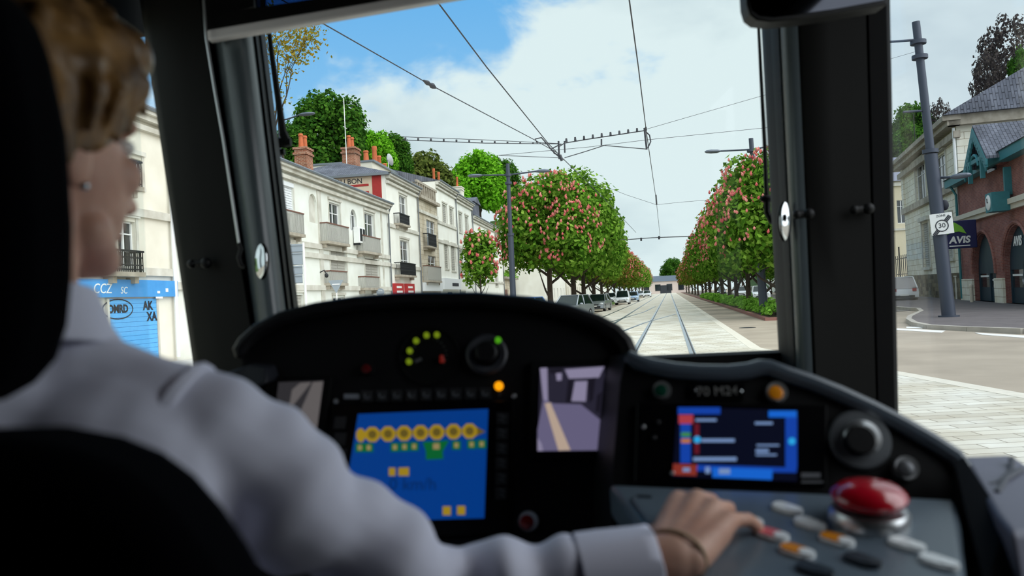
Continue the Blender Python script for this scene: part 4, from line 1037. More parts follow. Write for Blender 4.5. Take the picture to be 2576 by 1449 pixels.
for a0, a1 in ((-.43, -.2), (.2, .43)):
    for w in (-.045, 0, .045): st.prism([cc + dd * a0 + pd * (w - .018), cc + dd * a1 + pd * (w - .018), cc + dd * a1 + pd * (w + .018), cc + dd * a0 + pd * (w + .018)], nx * .006)
st.build('diagonal_bars', m_ink, e, smooth=0)
br_ = MB(); br_.obox(sc_ - nx * .06, (sx2, sz2, nx), (.1, .04, .06)); br_.build('bracket', m_post, e, smooth=0)

# wall lamp over the first roofs
Z = 44; e = empty('wall_lamp', P(716, 305, Z)); tag(e, 'curved grey street lamp head above the first chimney', 'street lamp')
a = MB(); a.tube([P(700, 303, Z), P(722, 300, Z), P(745, 292, Z), P(760, 286, Z)], [.05, .045, .04, .04], 8); a.tube([P(702, 303, Z), Vector((P(702, 303, Z).x, Z, 0))], .07, 8); a.build('pole', m_post, e)
a = MB(); lamp_head(a, P(752, 289, Z), (1, -.2, 0), .95); a.build('lamp_head', m_lamp, e)

# backs of traffic signs at the left
Z = 26; e = empty('direction_sign', (P(728, 700, Z).x, Z, 0)); tag(e, 'back of a stacked direction sign on a white post beside the left pillar', 'direction sign')
pb_ = MB(); pt = P(727, 612, Z); pb_.tube([(pt.x, Z, 0), (pt.x, Z, pt.z)], .06, 10); pb_.tube([(P(763, 620, Z).x, Z, 0), (P(763, 620, Z).x, Z, pt.z)], .04, 8); pb_.build('post', m_frame_w, e)
for ya, yb in ((617, 634), (638, 666), (671, 690), (694, 712)):
    a = P(692, ya, Z); b = P(762, yb, Z); q = MB(); q.box(a.x, b.x, Z - .03, Z - .005, b.z, a.z); q.box(a.x, b.x, Z - .06, Z - .03, a.z - .05, a.z - .02); q.box(a.x, b.x, Z - .06, Z - .03, b.z + .02, b.z + .05); q.build('sign_plate', m_signback, e, smooth=0)
def sign_back(px, py, w, Z, label, tri):
    c = P(px, py, Z); e = empty('traffic_sign', (c.x, Z, 0)); tag(e, label, 'traffic sign'); r = w * Z / FP / 2
    q = MB(); q.tube([(c.x, Z, 0), (c.x, Z, c.z + r * .8)], .035, 8); q.build('post', m_frame_w, e)
    q = MB()
    if tri: pts = [(c.x - r, Z - .05, c.z + r * .9), (c.x + r, Z - .05, c.z + r * .9), (c.x, Z - .05, c.z - r * .85)]
    else: pts = [(c.x + r * math.cos(k * math.pi / 12), Z - .05, c.z + r * math.sin(k * math.pi / 12)) for k in range(24)]
    q.prism(pts, (0, .02, 0)); q.build('sign_plate', m_signback, e, smooth=0)
    q = MB(); q.box(c.x - r * .5, c.x + r * .5, Z - .07, Z - .05, c.z + r * .3, c.z + r * .42); q.build('bracket', m_frame_w, e, smooth=0)
sign_back(846, 722, 38, 40, 'grey back of a triangular yield sign in front of the balcony house', True)
sign_back(957, 735, 20, 50, 'small round grey sign back near the dark downpipe', False)
# bollard and utility box on the right pavement
bo = MB(); c = PZ(2445, 760, .12); bo.lathe([(.09, 0), (.09, .8), (.11, .82), (.1, .92), (.03, .98)], (c.x, c.y, .12), n=12); tag(bo.build('bollard', m_cream_wood), 'short pale bollard at the corner of the brick shop', 'bollard')
bo = MB(); c = PZ(2421, 752, .12); bo.box(c.x - .3, c.x + .3, c.y - .3, c.y + .2, .12, 1.5); bo.box(c.x - .34, c.x + .34, c.y - .34, c.y + .24, 1.5, 1.56); tag(bo.build('utility_cabinet', m_trimstone, smooth=0), 'pale utility cabinet against the rubble plinth of the stone building', 'utility cabinet')

# ---------------------------------------------------------------- overhead wires
def wire(label, pts, r=.012, name='overhead_wire', grp=None, extra=None, n=6):
    b = MB(); b.tube(pts, r * .72, n)
    if extra: extra(b)
    return tag(b.build(name, m_wire), label, 'wire', grp)
ZW = 6.0
def W6(px, py): return PZ(px, py, ZW)
wire('overhead wire running down the middle sky to the right span end', [W6(1560, -240), W6(1583, 0), W6(1606, 170), W6(1626, 332), W6(1651, 505), W6(1661, 600)], .016)
wire('overhead wire running from the top centre towards the span joint', [W6(1030, -90), W6(1097, 0), W6(1225, 170), W6(1380, 362), W6(1409, 392), W6(1520, 500), W6(1600, 585)], .018)
def ins(b):
    a, c = W6(1066, 203), W6(1096, 221); d = c - a
    b.tube([a, a.lerp(c, .3), a.lerp(c, .5), a.lerp(c, .7), c], [.02, .05, .03, .06, .02], 8)
wire('overhead wire with an insulator crossing the blue sky', [W6(640, -40), W6(800, 52), W6(1080, 212), W6(1345, 352), W6(1408, 388)], .014, extra=ins)
# span assembly
Z = 22.5
def S_(px, py): return P(px, py, Z)
def span_a(b):
    b.tube([S_(1010, 352), S_(1220, 360), S_(1405, 362)], .012, 5); 
    for k in range(13):
        t = k / 12; p = S_(1020 + 385 * t, 346 + 16 * t); q = S_(1020 + 385 * t, 352 + 12 * t); b.tube([p, q], [.03, .03], 6)
wire('double left span wire with a row of small clips above the roofs', [S_(1010, 344), S_(1220, 352), S_(1405, 361)], .012, 'span_wire', extra=span_a)
def span_b(b):
    for k in range(10):
        t = k / 9; p = S_(1425 + 200 * t, 357 - 29 * t); b.tube([p, p + Vector((0, 0, .1))], [.035, .025], 6)
    b.tube([S_(1405, 355), S_(1407, 400)], .03, 6); b.tube([S_(1420, 355), S_(1421, 384)], .025, 6); b.tube([S_(1513, 350), S_(1513, 366)], .025, 6)
    b.tube([S_(1621, 322), S_(1627, 376)], .03, 6); b.tube([S_(1623, 330), S_(1634, 340), S_(1637, 356), S_(1630, 372)], .02, 6); b.tube([S_(1352, 360), S_(1346, 350), S_(1362, 346), S_(1376, 362), S_(1388, 378), S_(1408, 396)], .02, 6)
    b.tube([S_(1412, 362), S_(1388, 374), S_(1394, 386), S_(1408, 391)], .018, 6); b.tube([S_(1408, 390), S_(1414, 404)], .05, 6)
wire('rising right half of the span with a looped end over the tracks', [S_(1405, 370), S_(1420, 360), S_(1480, 350), S_(1560, 338), S_(1625, 328)], .022, 'span_wire', extra=span_b)
wire('slack lower span arm from the joint to the right loop', [S_(1420, 397), S_(1470, 382), S_(1520, 366), S_(1626, 375)], .018, 'span_wire')
wire('thin guy wire from the span joint to the left lamp post', [S_(1255, 391), S_(1310, 393), S_(1408, 397)], .012, 'guy_wire')
wire('long thin guy wire crossing to the right pillar, lower one', [P(1250, 391, 24), P(1480, 370, 23), P(1626, 352, 22.5), P(1950, 319, 24), P(2200, 290, 30)], .009, 'guy_wire')
wire('upper thin guy wire from the span loop up to the right pillar', [S_(1626, 325), P(1740, 292, 23), P(1945, 233, 24), P(2310, 128, 29)], .009, 'guy_wire')
# next span, far
Z2 = 74
wire('small distant span hanging between the tree rows', [P(1440, 606, Z2), P(1574, 603, Z2), P(1640, 598, Z2), P(1692, 596, Z2), P(1830, 592, Z2)], .06, 'span_wire', extra=lambda b: (b.tube([P(1613, 598, Z2), P(1613, 606, Z2)], .09, 6), b.tube([P(1658, 594, Z2), P(1658, 602, Z2)], .09, 6)))
wire('faint cross wire just above the distant span', [P(1440, 436, 74), P(1575, 490, 74), P(1651, 515, 74), P(1720, 508, 74), P(1820, 500, 74)], .022, 'guy_wire', extra=lambda b: b.tube([P(1650, 490, 74), P(1652, 515, 74)], .07, 6))

# ---------------------------------------------------------------- cars
m_tyre = mat('tyre', (28, 28, 30), 0.85); m_hub = mat('alloy', (150, 154, 158), 0.35, 0.7); m_carglass = mat('car_glass', (22, 34, 34), 0.08, spec=0.8)
m_headl = mat('headlight', (220, 226, 230), 0.15, spec=0.8); m_taill = mat('tail_light', (170, 26, 30), 0.3); m_black = mat('black_trim', (26, 27, 29), 0.6); m_plate = mat('plate_white', (232, 232, 228), 0.5)
def make_car(paint, tall=1.0):
    root = empty('car', (0, 0, 0)); hw = .86
    b = MB()
    prof = [(-2.02, .32), (-2.05, .62), (-1.95, .92), (-1.1, .97), (1.0, .93), (1.75, .78), (2.02, .62), (2.05, .30)]
    def arch(cx): return [(cx + .36 * math.cos(math.pi * k / 8), .30 + .36 * math.sin(math.pi * k / 8)) for k in range(9)]
    out = prof + [(1.66, .22)] + arch(1.28)[0:] + [(-.88, .22)] + arch(-1.25) + [(-1.66, .22)]
    secs = []
    for y, inset in ((-hw, .04), (-hw + .06, 0), (hw - .06, 0), (hw, .04)):
        secs.append([(x * (1 - inset * .4), y, z - inset * .3 * (1 if z > .5 else -1)) for x, z in out])
    b.loft(secs); body = b.build('body', paint, root, local=True, smooth=30)
    z1 = .93; z2 = 1.47 * tall
    c = MB()
    lo = [(-1.98, -hw + .07), (1.08, -hw + .07), (1.08, hw - .07), (-1.98, hw - .07)]; hi = [(-1.55, -.62), (.25, -.62), (.25, .62), (-1.55, .62)]
    c.loft([[(x, y, z1 - .03) for x, y in lo], [(x, y, z2) for x, y in hi]]); c.build('windows', m_carglass, root, local=True, smooth=0)
    r = MB(); r.box(-1.58, .28, -.64, .64, z2 - .02, z2 + .04)
    for (x0, x1) in ((1.08, .25), (-.35, -.45), (-1.98, -1.55)):
        for s in (-1, 1): r.tube([(x0, s * (hw - .07), z1 - .02), (x1, s * .63, z2)], .05, 6)
    r.build('roof', paint, root, local=True, smooth=0, bevel=.03)
    for x in (-1.25, 1.28):
        for s in (-1, 1):
            w = MB(); w.lathe([(.2, -.1), (.31, -.1), (.33, -.06), (.33, .06), (.31, .1), (.2, .1)], (x, s * .76, .33), (0, s, 0), 20); wo_ = w.build('wheel', m_tyre, root, local=True)
            h = MB(); h.lathe([(.19, 0), (.17, .02), (.06, .03)], (x, s * .86, .33), (0, s, 0), 10); h.build('hub_cap', m_hub, wo_, local=True)
    for s in (-1, 1):
        h = MB(); h.ell((1.9, s * .62, .68), (.17, .17, .09)); h.build('headlight', m_headl, root, local=True)
        h = MB(); h.box(-2.06, -1.93, s * .6 - .12, s * .6 + .12, .72, .9); h.build('tail_light', m_taill, root, local=True, smooth=0)
        h = MB(); h.ell((.75, s * .98, .98), (.08, .12, .08)); h.build('wing_mirror', paint, root, local=True)
    h = MB(); h.box(2.0, 2.08, -.55, .55, .34, .48); h.box(1.98, 2.05, -.4, .4, .56, .64); h.box(-2.08, -2.0, -.6, .6, .32, .46); h.build('bumper_grille', m_black, root, local=True, smooth=0)
    for x0, x1 in ((2.08, 2.1), (-2.1, -2.07)): h = MB(); h.box(x0, x1, -.26, .26, .44, .54); h.build('licence_plate', m_plate, root, local=True, smooth=0)
    return root
paints = {'silver': mat('silver_paint', (150, 156, 162), 0.25, 0.4, coat=.6), 'white': mat('white_paint', (226, 230, 234), 0.25, coat=.6), 'blue': mat('blue_paint', (84, 124, 186), 0.25, .2, coat=.6), 'dark': mat('dark_paint', (44, 48, 56), 0.25, .2, coat=.6), 'pale': mat('pale_blue_paint', (160, 186, 214), 0.3, .2, coat=.6)}
protos = {}
def car(paint, loc, rz, label, tall=1.0, group='parked cars'):
    key = (paint, tall)
    if key not in protos: protos[key] = make_car(paints[paint], tall); o = protos[key]
    else: o = copy_tree(protos[key])
    o.location = loc; o.rotation_euler.z = rz; tag(o, label, 'car', group); return o
az = math.atan2(TD.y, TD.x)
back = az + math.pi      # facing us
def at(px, Z): p = P(px, 740, Z); return (p.x, p.y, -.02)
car('silver', at(1436, 52), back - .25, 'silver car, nearest on the left, with open dark windscreen behind the dashboard edge', 1.05)
car('silver', at(1504, 70), back - .1, 'grey car with headlights facing us, second along the left kerb')
car('white', at(1566, 98), back, 'white van-like car, third along the left kerb', 1.15)
car('pale', at(1592, 118), back, 'pale blue car behind the white one at the left kerb')
car('white', at(1628, 175), back, 'tiny white car far down the left kerb')
car('blue', at(1312, 48), back - .3, 'blue car with just its roof above the dashboard', 1.05)
car('white', at(1536, 108), back, 'white car parked between the left tree trunks')
car('white', T(86, 9.4, -.02), back, 'white car seen between the right tree trunks')
car('dark', T(66, 9.6, -.02), az, 'dark car behind the nearest right trunk')
car('silver', T(58, 9.4, -.02), az, 'silver car with red tail light behind the right lamp post')
car('white', T(110, 9.4, -.02), back, 'far white car behind the right trees')
car('dark', T(150, 9.4, -.02), back, 'small dark car far behind the right trees')
car('white', T(185, -6.2, -.02), back, 'tiny white car near the vanishing point')
car('white', at(2262, 54), az - .1, 'white car with a red tail light half hidden by the right pillar', 1.12)

# pavilion closing the view
e = empty('end_building', T(300, 0)); tag(e, 'low reddish building closing the far end of the street', 'building')
R_ = Row(T(300, -9) , TN); b = MB()
def eb(o0, o1, d0, d1, z0, z1, nm, m):
    q = MB(); a, c = T(300 + d0, o0), T(300 + d0, o1); d = TD * (d1 - d0); q.prism([a + Vector((0, 0, z0)), c + Vector((0, 0, z0)), c + Vector((0, 0, z1)), a + Vector((0, 0, z1))], d); q.build(nm, m, e, smooth=0)
eb(-10, 8, 0, 8, 0, 4.5, 'wall', mat('pink_render', (208, 192, 186), .9)); eb(-12, 10, -.5, 9, 4.5, 6.5, 'roof', mat('blue_grey_roof', (110, 124, 144), .8)); eb(-3, 1, -.1, .3, 0, 3, 'door', m_darkshop)
for k in range(4): eb(-9 + k * 4.2, -7 + k * 4.2, -.1, .2, 1, 3.4, 'window', m_pane)
for i, (o_, s_) in enumerate(((-24, 320), (-16, 335), (16, 330), (28, 318), (2, 350))): HT1.place(T(s_, o_), 1.1, i, '%s of the hazy trees behind the end of the street' % ords[i], 'trees at the end of the street')
# ---------------------------------------------------------------- cab
m_blackp = mat('black_plastic', (11, 11, 13), 0.5, bump=0.05, bscale=300, spec=.22)
m_black2 = mat('black_matt_trim', (8, 8, 9), 0.8, spec=.12)
m_pillar = mat('pillar_grey', (19, 19, 18), 0.6, spec=.12)
m_column = mat('column_grey', (74, 82, 86), 0.3, spec=.6)
m_rubber = mat('rubber_seal', (8, 9, 10), 0.6, spec=.2)
m_deskg = mat('desk_grey_blue', (96, 110, 122), 0.30, bump=0.04, bscale=400)
m_rim = mat('console_rim_grey', (74, 84, 94), 0.3)
m_side = mat('side_console_grey', (96, 98, 116), 0.5)
m_fabric = mat('seat_fabric', (5, 5, 9), 0.95, bump=0.1, bscale=200, spec=.04)
m_chrome = mat('chrome', (206, 210, 214), 0.16, 1.0)
m_alu = mat('satin_aluminium', (206, 208, 210), 0.32, 0.9)
m_blind = mat('blind_bar_grey', (206, 202, 204), 0.5)
m_mirror = mat('mirror_glass', (230, 234, 236), 0.03, 1.0)
m_dmirror = mat('dark_mirror_glass', (56, 58, 64), 0.05, 1.0)
m_glossblk = mat('gloss_black_panel', (6, 6, 8), 0.3, spec=.15)
g_front = mat_glass('windscreen_glass', (.985, .995, .995), .008)
g_side = mat_glass('side_glass', (.93, .945, .97), .03)
g_left = mat_glass('side_glass_left', (.92, .94, .94), .03)
g_tint = mat_glass('tinted_strip', (.16, .22, .34), .03)

def wallbox(name, x0, x1, y0, y1, z0, z1, m=m_black2):
    b = MB(); b.box(x0, x1, y0, y1, z0, z1); return struct(b.build(name, m, smooth=0))
wallbox('floor', -1.05, 1.05, -.75, 2.35, .52, .60)
wallbox('ceiling', -1.05, 1.05, -.75, 2.30, 2.64, 2.72)
wallbox('wall_back', -1.05, 1.05, -.80, -.75, .52, 2.72)
lo = wallbox('wall_left', -1.05, -.97, -.75, 2.2, .60, 1.20); wallbox('wall_left', -1.05, -.97, -.75, 2.2, 2.42, 2.64); wallbox('wall_left', -1.05, -.97, -.75, .90, 1.20, 2.42)
wallbox('wall_right', .97, 1.05, -.75, 2.2, .60, 1.05); wallbox('wall_right', .97, 1.05, -.75, 2.2, 2.56, 2.64); wallbox('wall_right', .97, 1.05, -.75, .42, 1.05, 2.56)
wallbox('wall_front', -1.0, 1.05, 2.22, 2.30, .52, 1.30)
b = MB(); b.box(-.80, .80, 2.23, 2.235, 1.30, 2.64); struct(b.build('window_1', g_front, smooth=0))
b = MB(); b.box(-1.012, -1.006, .90, 2.2, 1.20, 2.42); struct(b.build('window_2', g_left, smooth=0))
b = MB(); b.box(1.006, 1.012, .42, 2.22, 1.05, 2.56); struct(b.build('window_3', g_side, smooth=0))

def pillar(name, chain, ytop, ybot, m, back=.12, rows=5, smooth=50):
    """chain: (column at the top row, column at the bottom row, distance ahead)"""
    secs = []
    for i in range(rows + 1):
        t = 1.45 * i / rows; py = ytop + (ybot - ytop) * t
        fr = [P(a + (b_ - a) * t, py, d) for a, b_, d in chain]
        bk = [p + Vector((0, back, 0)) for p in reversed(fr)]
        secs.append(fr + bk)
    b = MB(); b.loft(secs); return struct(b.build(name, m, smooth=smooth))
pillar('trim_1', [(338, 497, 2.06), (356, 512, 2.03), (420, 570, 2.0), (488, 655, 1.99), (500, 665, 2.03)], -90, 990, m_pillar, .1)
col = []
for k in range(9):
    a = math.pi * k / 8; col.append((562 - 56 * math.cos(a), 700 - 46 * math.cos(a), 2.06 - .085 * math.sin(a)))
pillar('trim_2', col, -90, 990, m_column, .06, 6, 60)
pillar('trim_3', [(612, 742, 2.06), (622, 752, 2.04), (634, 764, 2.12)], -90, 990, m_rubber, .05)
pillar('trim_4', [(1926, 1984, 2.10), (1934, 1992, 2.05), (1950, 2004, 2.02)], -90, 1010, m_rubber, .06)
col = []
for k in range(7):
    a = math.pi / 2 * k / 6; col.append((2000 - 56 * math.cos(a), 2050 - 50 * math.cos(a), 2.07 - .09 * math.sin(a)))
pillar('trim_5', col, -90, 1060, m_column, .06, 6, 50); pillar('trim_8', [(1998, 2048, 1.985), (2010, 2058, 1.975), (2080, 2120, 1.97), (2175, 2205, 1.955)], -90, 1060, m_pillar, .08, 6, 50)  # trim_5: highlight on the dark pillar's edge put into a lighter grey
pillar('trim_6', [(2176, 2206, 1.965), (2182, 2212, 1.955), (2228, 2252, 1.95), (2237, 2261, 1.97)], -90, 1090, m_black2, .08)
# window sill and lower trim under the windscreen
b = MB(); b.prism([P(640, 945, 2.12), P(1995, 886, 2.12), P(1995, 1100, 2.12), P(640, 1150, 2.12)], (0, .1, 0)); struct(b.build('trim_7', m_black2, smooth=0))
# hinge latches on the pillars
def latch(name_px, label, d):
    b = MB()
    (x0, y0), (x1, y1) = name_px; b.tube([P(x0, y0, d), P(x1, y1, d)], .010, 8); b.ell(P(x1, y1, d - .006), (.014, .014, .014)); b.ell(P(x0, y0, d - .004), (.011, .011, .011))
    tag(b.build('window_latch', m_blackp), label, 'latch')
latch(((482, 664), (518, 662)), 'small black latch on the left pillar at mid height', 1.985)
latch(((2150, 528), (2185, 525)), 'pair of small black knobs on the right pillar', 1.94)
latch(((2005, 540), (2035, 538)), 'black mirror mount on the right pillar', 1.95)
# cord with hook on the left pillar
b = MB(); b.tube([P(508, -60, 1.93), P(519, 95, 1.93), P(541, 230, 1.93), P(562, 350, 1.93), P(601, 612, 1.93)], .0035, 6)
c_ = b.build('blind_cord', m_alu); tag(c_, 'thin grey blind cord running down the left pillar', 'cord')
b = MB(); b.tube([P(600, 612, 1.93), P(606, 625, 1.93), P(600, 648, 1.93), P(606, 668, 1.93), P(614, 672, 1.93)], .006, 6); b.build('hook', m_blackp, c_)
# oval mirrors
def oval(px, py, d, rx, rz, label, tilt):
    c = P(px, py, d); e = empty('convex_mirror', c); tag(e, label, 'mirror')
    n = Vector((tilt, -1, .08)).normalized(); s = Vector((-n.y, n.x, 0)); up = Vector((0.06, 0, 1)).normalized(); s = Vector((1, 0, 0)) if False else n.cross(up) * -1
    h = MB(); h.ell(c - n * -.0 + Vector((0, .012, 0)), (rx * 1.06, rz * 1.04, .010), (s, up, n)); h.build('housing', m_blackp, e)
    g = MB(); g.ell(c, (rx, rz, .006), (s, up, n), 24, 14); g.build('mirror_glass', m_mirror, e)
oval(656, 657, 1.962, .020, .044, 'small oval convex mirror on the left pillar reflecting the street', -.46)
oval(1976, 556, 1.985, .019, .049, 'small pale oval mirror on the left edge of the right pillar', .46)
# outside wiper / mirror arms
b = MB(); b.tube([P(672, 40, 2.25), P(684, 140, 2.25), P(712, 335, 2.25)], [.006, .008, .011], 8); w_ = tag(b.build('wiper_arm', m_rubber), 'black wiper arm outside the left edge of the windscreen', 'wiper')
b = MB(); b.tube([P(664, 347, 2.25), P(700, 360, 2.25), P(732, 358, 2.25)], [.012, .016, .012], 8); b.tube([P(664, 388, 2.25), P(716, 382, 2.25)], .010, 8); b.tube([P(712, 335, 2.25), P(722, 358, 2.25)], .013, 8); b.build('wiper_mount', m_rubber, w_)
b = MB(); b.tube([P(1906, 20, 2.25), P(1914, 180, 2.25), P(1924, 370, 2.25), P(1929, 505, 2.25)], [.004, .005, .006, .007], 6); w_ = tag(b.build('mirror_arm', m_rubber), 'thin dark arm outside along the right edge of the windscreen', 'arm')
b = MB(); b.tube([P(1929, 495, 2.25), P(1930, 535, 2.25), P(1940, 556, 2.25), P(1962, 560, 2.25)], .010, 8); b.ell(P(1929, 500, 2.25), (.02, .012, .012)); b.build('arm_joint', m_rubber, w_)
# sun blind at the top
e = empty('sun_blind', P(800, 40, 1.9)); tag(e, 'pulled down sun blind with grey bottom bar across the top left', 'sun blind')
LBp, RBp = P(520, 88, 1.95), P(1330, -50, 1.80)
b = MB(); up = Vector((0, 0, 1)); ax = (RBp - LBp).normalized(); b.prism([LBp + up * .014, RBp + up * .012, RBp - up * .010, LBp - up * .013], (0, .03, 0)); b.build('bottom_bar', m_blind, e, smooth=0, bevel=.006)
b = MB(); b.prism([LBp + up * .016, RBp + up * .013, RBp + up * .032, LBp + up * .048], (0, .02, 0)); b.prism([LBp + up * .04, P(640, 62, 1.938) + up * .045, P(640, -180, 1.938), LBp + up * .3], (0, .012, 0)); b.build('blind_frame', m_black2, e, smooth=0)
b = MB(); b.prism([P(645, 60, 1.94) + up * .03, RBp + up * .025, RBp + up * .3, P(645, -200, 1.94)], (0, .004, 0)); b.build('tinted_screen', g_tint, e, smooth=0)
b = MB(); b.prism([P(655, 60, 1.935), P(668, 60, 1.935), P(668, -200, 1.935), P(655, -200, 1.935)], (0, .006, 0)); b.build('screen_rib', m_black2, e, smooth=0)
# interior mirror top right
e = empty('interior_mirror', P(2050, 10, 1.6)); tag(e, 'wide dark interior mirror at the top beside the right pillar', 'mirror')
pts = [(1874, -80), (1879, 10), (1887, 36), (1905, 50), (1940, 54), (2010, 48), (2110, 34), (2232, 12), (2238, -80)]
b = MB(); b.prism([P(x, y, 1.6) for x, y in pts], (0, .05, 0)); b.build('housing', m_blackp, e, smooth=30, bevel=.004)
b = MB(); b.prism([P(x + (8 if x < 2000 else -8), y - 12, 1.597) for x, y in pts], (0, .002, 0)); b.build('mirror_glass', m_dmirror, e, smooth=0)

# ---------------- dashboard
PA = P(1060, 1000, 1.28); NA = Vector((0, -math.cos(.35), math.sin(.35)))
PB = P(1850, 1100, 1.08); NB = Vector((-.10, -math.cos(.38), math.sin(.38))).normalized()
PD = P(1750, 1230, 1.04); ND = Vector((0, -math.sin(.12), math.cos(.12)))
def A_(px, py, o=0.0): return PL(px, py, PA, NA) + NA * o
def B_(px, py, o=0.0): return PL(px, py, PB, NB) + NB * o
def D_(px, py, o=0.0): return PL(px, py, PD, ND) + ND * o
def panel(fn, pts, name, m, parent, o=0.001, t=0.002, smooth=0, bevel=0):
    b = MB(); n = {'A_': NA, 'B_': NB, 'D_': ND}[fn.__name__]
    b.prism([fn(x, y, o) for x, y in pts], n * -t); return b.build(name, m, parent, smooth=smooth, bevel=bevel)
XA = (Vector((1, 0, -.05)) - NA * NA.dot(Vector((1, 0, -.05)))).normalized(); YA = NA.cross(XA)
XB = (Vector((1, 0, -.05)) - NB * NB.dot(Vector((1, 0, -.05)))).normalized(); YB = NB.cross(XB)
def round_button(fn, px, py, r, lens, parent, name='push_button', label=None, rim=m_alu, h=.010, hide_rim=False):
    n = {'A_': NA, 'B_': NB, 'D_': ND}[fn.__name__]; c = fn(px, py)
    b = MB(); b.lathe([(r, 0), (r, h * .8), (r * .95, h), (r * .30, h * .92), (r * .28, h * .7)], c, n, 28); o = b.build(name, rim, parent)
    if label: o['label'] = label
    cl_ = c + Vector((-.16, 0, -.12)) * r  # lens shifted off-centre: bare ring imitates a crescent of reflected light
    b = MB(); b.lathe([(r * .70, h * .4), (r * .70, h * 1.0), (r * .6, h * 1.2), (r * .2, h * 1.3), (.0005, h * 1.3)], cl_, n, 24); b.build('lens', lens, o); return o

dash = empty('dashboard', (PA.x, 1.4, .6)); tag(dash, 'black curved instrument dashboard in front of the driver', 'dashboard')
top = [(608, 905), (611, 888), (622, 868), (655, 838), (715, 808), (800, 786), (900, 770), (1000, 762), (1060, 760), (1200, 760), (1330, 771), (1430, 792), (1500, 816), (1545, 840), (1570, 866), (1584, 900), (1598, 935)]
low = [(1600, 1560), (700, 1620), (560, 1300), (585, 1010), (640, 985), (628, 945), (612, 922)]
front = [A_(x, y) for x, y in top + low]
b = MB(); n = len(front); bk = []
cx = sum(p.x for p in front) / n
for p in front: bk.append(Vector((cx + (p.x - cx) * .93, p.y + .45, p.z - .10)))
b.loft([front, bk]); b.build('instrument_body', m_blackp, dash, smooth=30)
b = MB(); pts = [A_(x, y, .012) for x, y in top]; b.tube(pts, [.006] + [.013] * (len(pts) - 2) + [.008], 10); b.build('hood_lip', m_blackp, dash)
b = MB(); b.prism([A_(590, 960, .05), A_(640, 930, .03), A_(692, 945, .05), A_(700, 985, .06), A_(600, 1030, .06)], (0, .08, 0)); b.build('side_cowl', mat('dark_blue_plastic', (22, 25, 34), .5), dash, smooth=30, bevel=.004)
# speed dial
m_led = mat_emit('green_led', (104, 124, 18), 1.0); m_ledg = mat_emit('bright_green_led', (70, 150, 20), 1.0); m_orange = mat_emit('orange_led', (255, 160, 10), 1.2); m_needle = mat_emit('red_needle', (88, 16, 10), 1.0)
b = MB(); c = A_(1080, 895); b.lathe([(.050, 0), (.051, .003), (.047, .004), (.045, .002), (.001, .002)], c, NA, 36); sp_ = b.build('speedometer', m_black2, dash)
for (x, y) in ((1030, 912), (1032, 885), (1048, 860), (1074, 846), (1100, 845)):
    b = MB(); b.lathe([(.0048, .004), (.0044, .009), (.0005, .010)], A_(x, y), NA, 12); b.build('indicator_light', m_led, sp_)
b = MB(); q0, q1 = A_(1112, 898, .008), A_(1114, 914, .008); b.tube([q0, q1], [.003, .0045], 8); b.build('needle', m_needle, sp_)
b = MB(); b.tube([A_(1046, 912, .006), A_(1062, 905, .006)], .003, 6); b.build('dial_mark', m_alu, sp_)
tick = MB()
for k in range(17):
    a = math.radians(-30 + 240 * k / 16); x, y = 1080 + 40 * math.cos(a), 895 - 40 * math.sin(a); x2, y2 = 1080 + 46 * math.cos(a), 895 - 46 * math.sin(a); tick.tube([A_(x, y, .004), A_(x2, y2, .004)], .0008, 4)
tick.build('dial_ticks', mat('dim_grey_print', (70, 74, 72), .7), sp_)
# selector dial
b = MB(); c = A_(1225, 895); b.lathe([(.033, 0), (.034, .010), (.030, .014), (.021, .012), (.020, .002)], c, NA, 36); sd_ = b.build('selector_dial', mat('dial_ring_grey', (44, 46, 52), .5), dash)
b = MB(); b.lathe([(.019, .0), (.018, .022), (.014, .026), (.001, .026)], c, NA, 24); kn = b.build('knob', m_blackp, sd_); b = MB(); b.tube([A_(1212, 916, .02), A_(1234, 908, .02)], .003, 6); b.build('knob_mark', m_alu, kn)
b = MB(); b.lathe([(.0055, .01), (.005, .017), (.0005, .018)], A_(1254, 862), NA, 12); b.build('indicator_light', m_ledg, sd_)
m_redlens = mat('red_button_lens', (150, 14, 18), .25); m_darkredlens = mat('dim_red_lens', (84, 8, 12), .3); m_greenlens = mat('green_lens', (8, 62, 46), .2); m_amber = mat('amber_lens', (232, 144, 24), .25); m_greylens = mat('grey_lens', (110, 112, 116), .3, .6)
round_button(A_, 926, 930, .011, m_darkredlens, dash, label='dim red push button left of the speed dial', rim=m_blackp)
round_button(A_, 1329, 1312, .0155, m_redlens, dash, label='red push button with chrome ring below the camera screen')
b = MB(); b.lathe([(.0072, 0), (.0072, .004), (.004, .008), (.0005, .009)], A_(1255, 972), NA, 16); o = b.build('indicator_light', m_orange, dash); o['label'] = 'lit orange indicator lamp'
tb = MB(); tb.box(0, 0.001, 0, .001, 0, .001)
lw = text_mb('F', .012, A_(1258, 995, .002), XA, YA, .0005); lw.build('printed_mark', mat('dim_print', (60, 60, 60), .8), dash, smooth=0)
# row of function keys
m_key = mat('key_black', (32, 33, 36), .45); m_print = mat('key_print', (88, 92, 98), .6)
for k in range(9):
    x = 925 + k * 37; y = 998 - k * .9
    kb_ = panel(A_, [(x - 15, y - 14), (x + 15, y - 14), (x + 15, y + 14), (x - 15, y + 14)], 'function_key', m_key, dash, .005, .006)
    b = MB(); b.tube([A_(x + 6 * math.cos(t * math.pi / 4), y + 7 * math.sin(t * math.pi / 4), .006) for t in range(6)], .0012, 5); b.build('key_symbol', m_print, kb_)
panel(A_, [(866, 992), (905, 992), (905, 1004), (866, 1004)], 'label_plate', mat('pale_plate', (128, 132, 140), .5), dash, .003, .003)
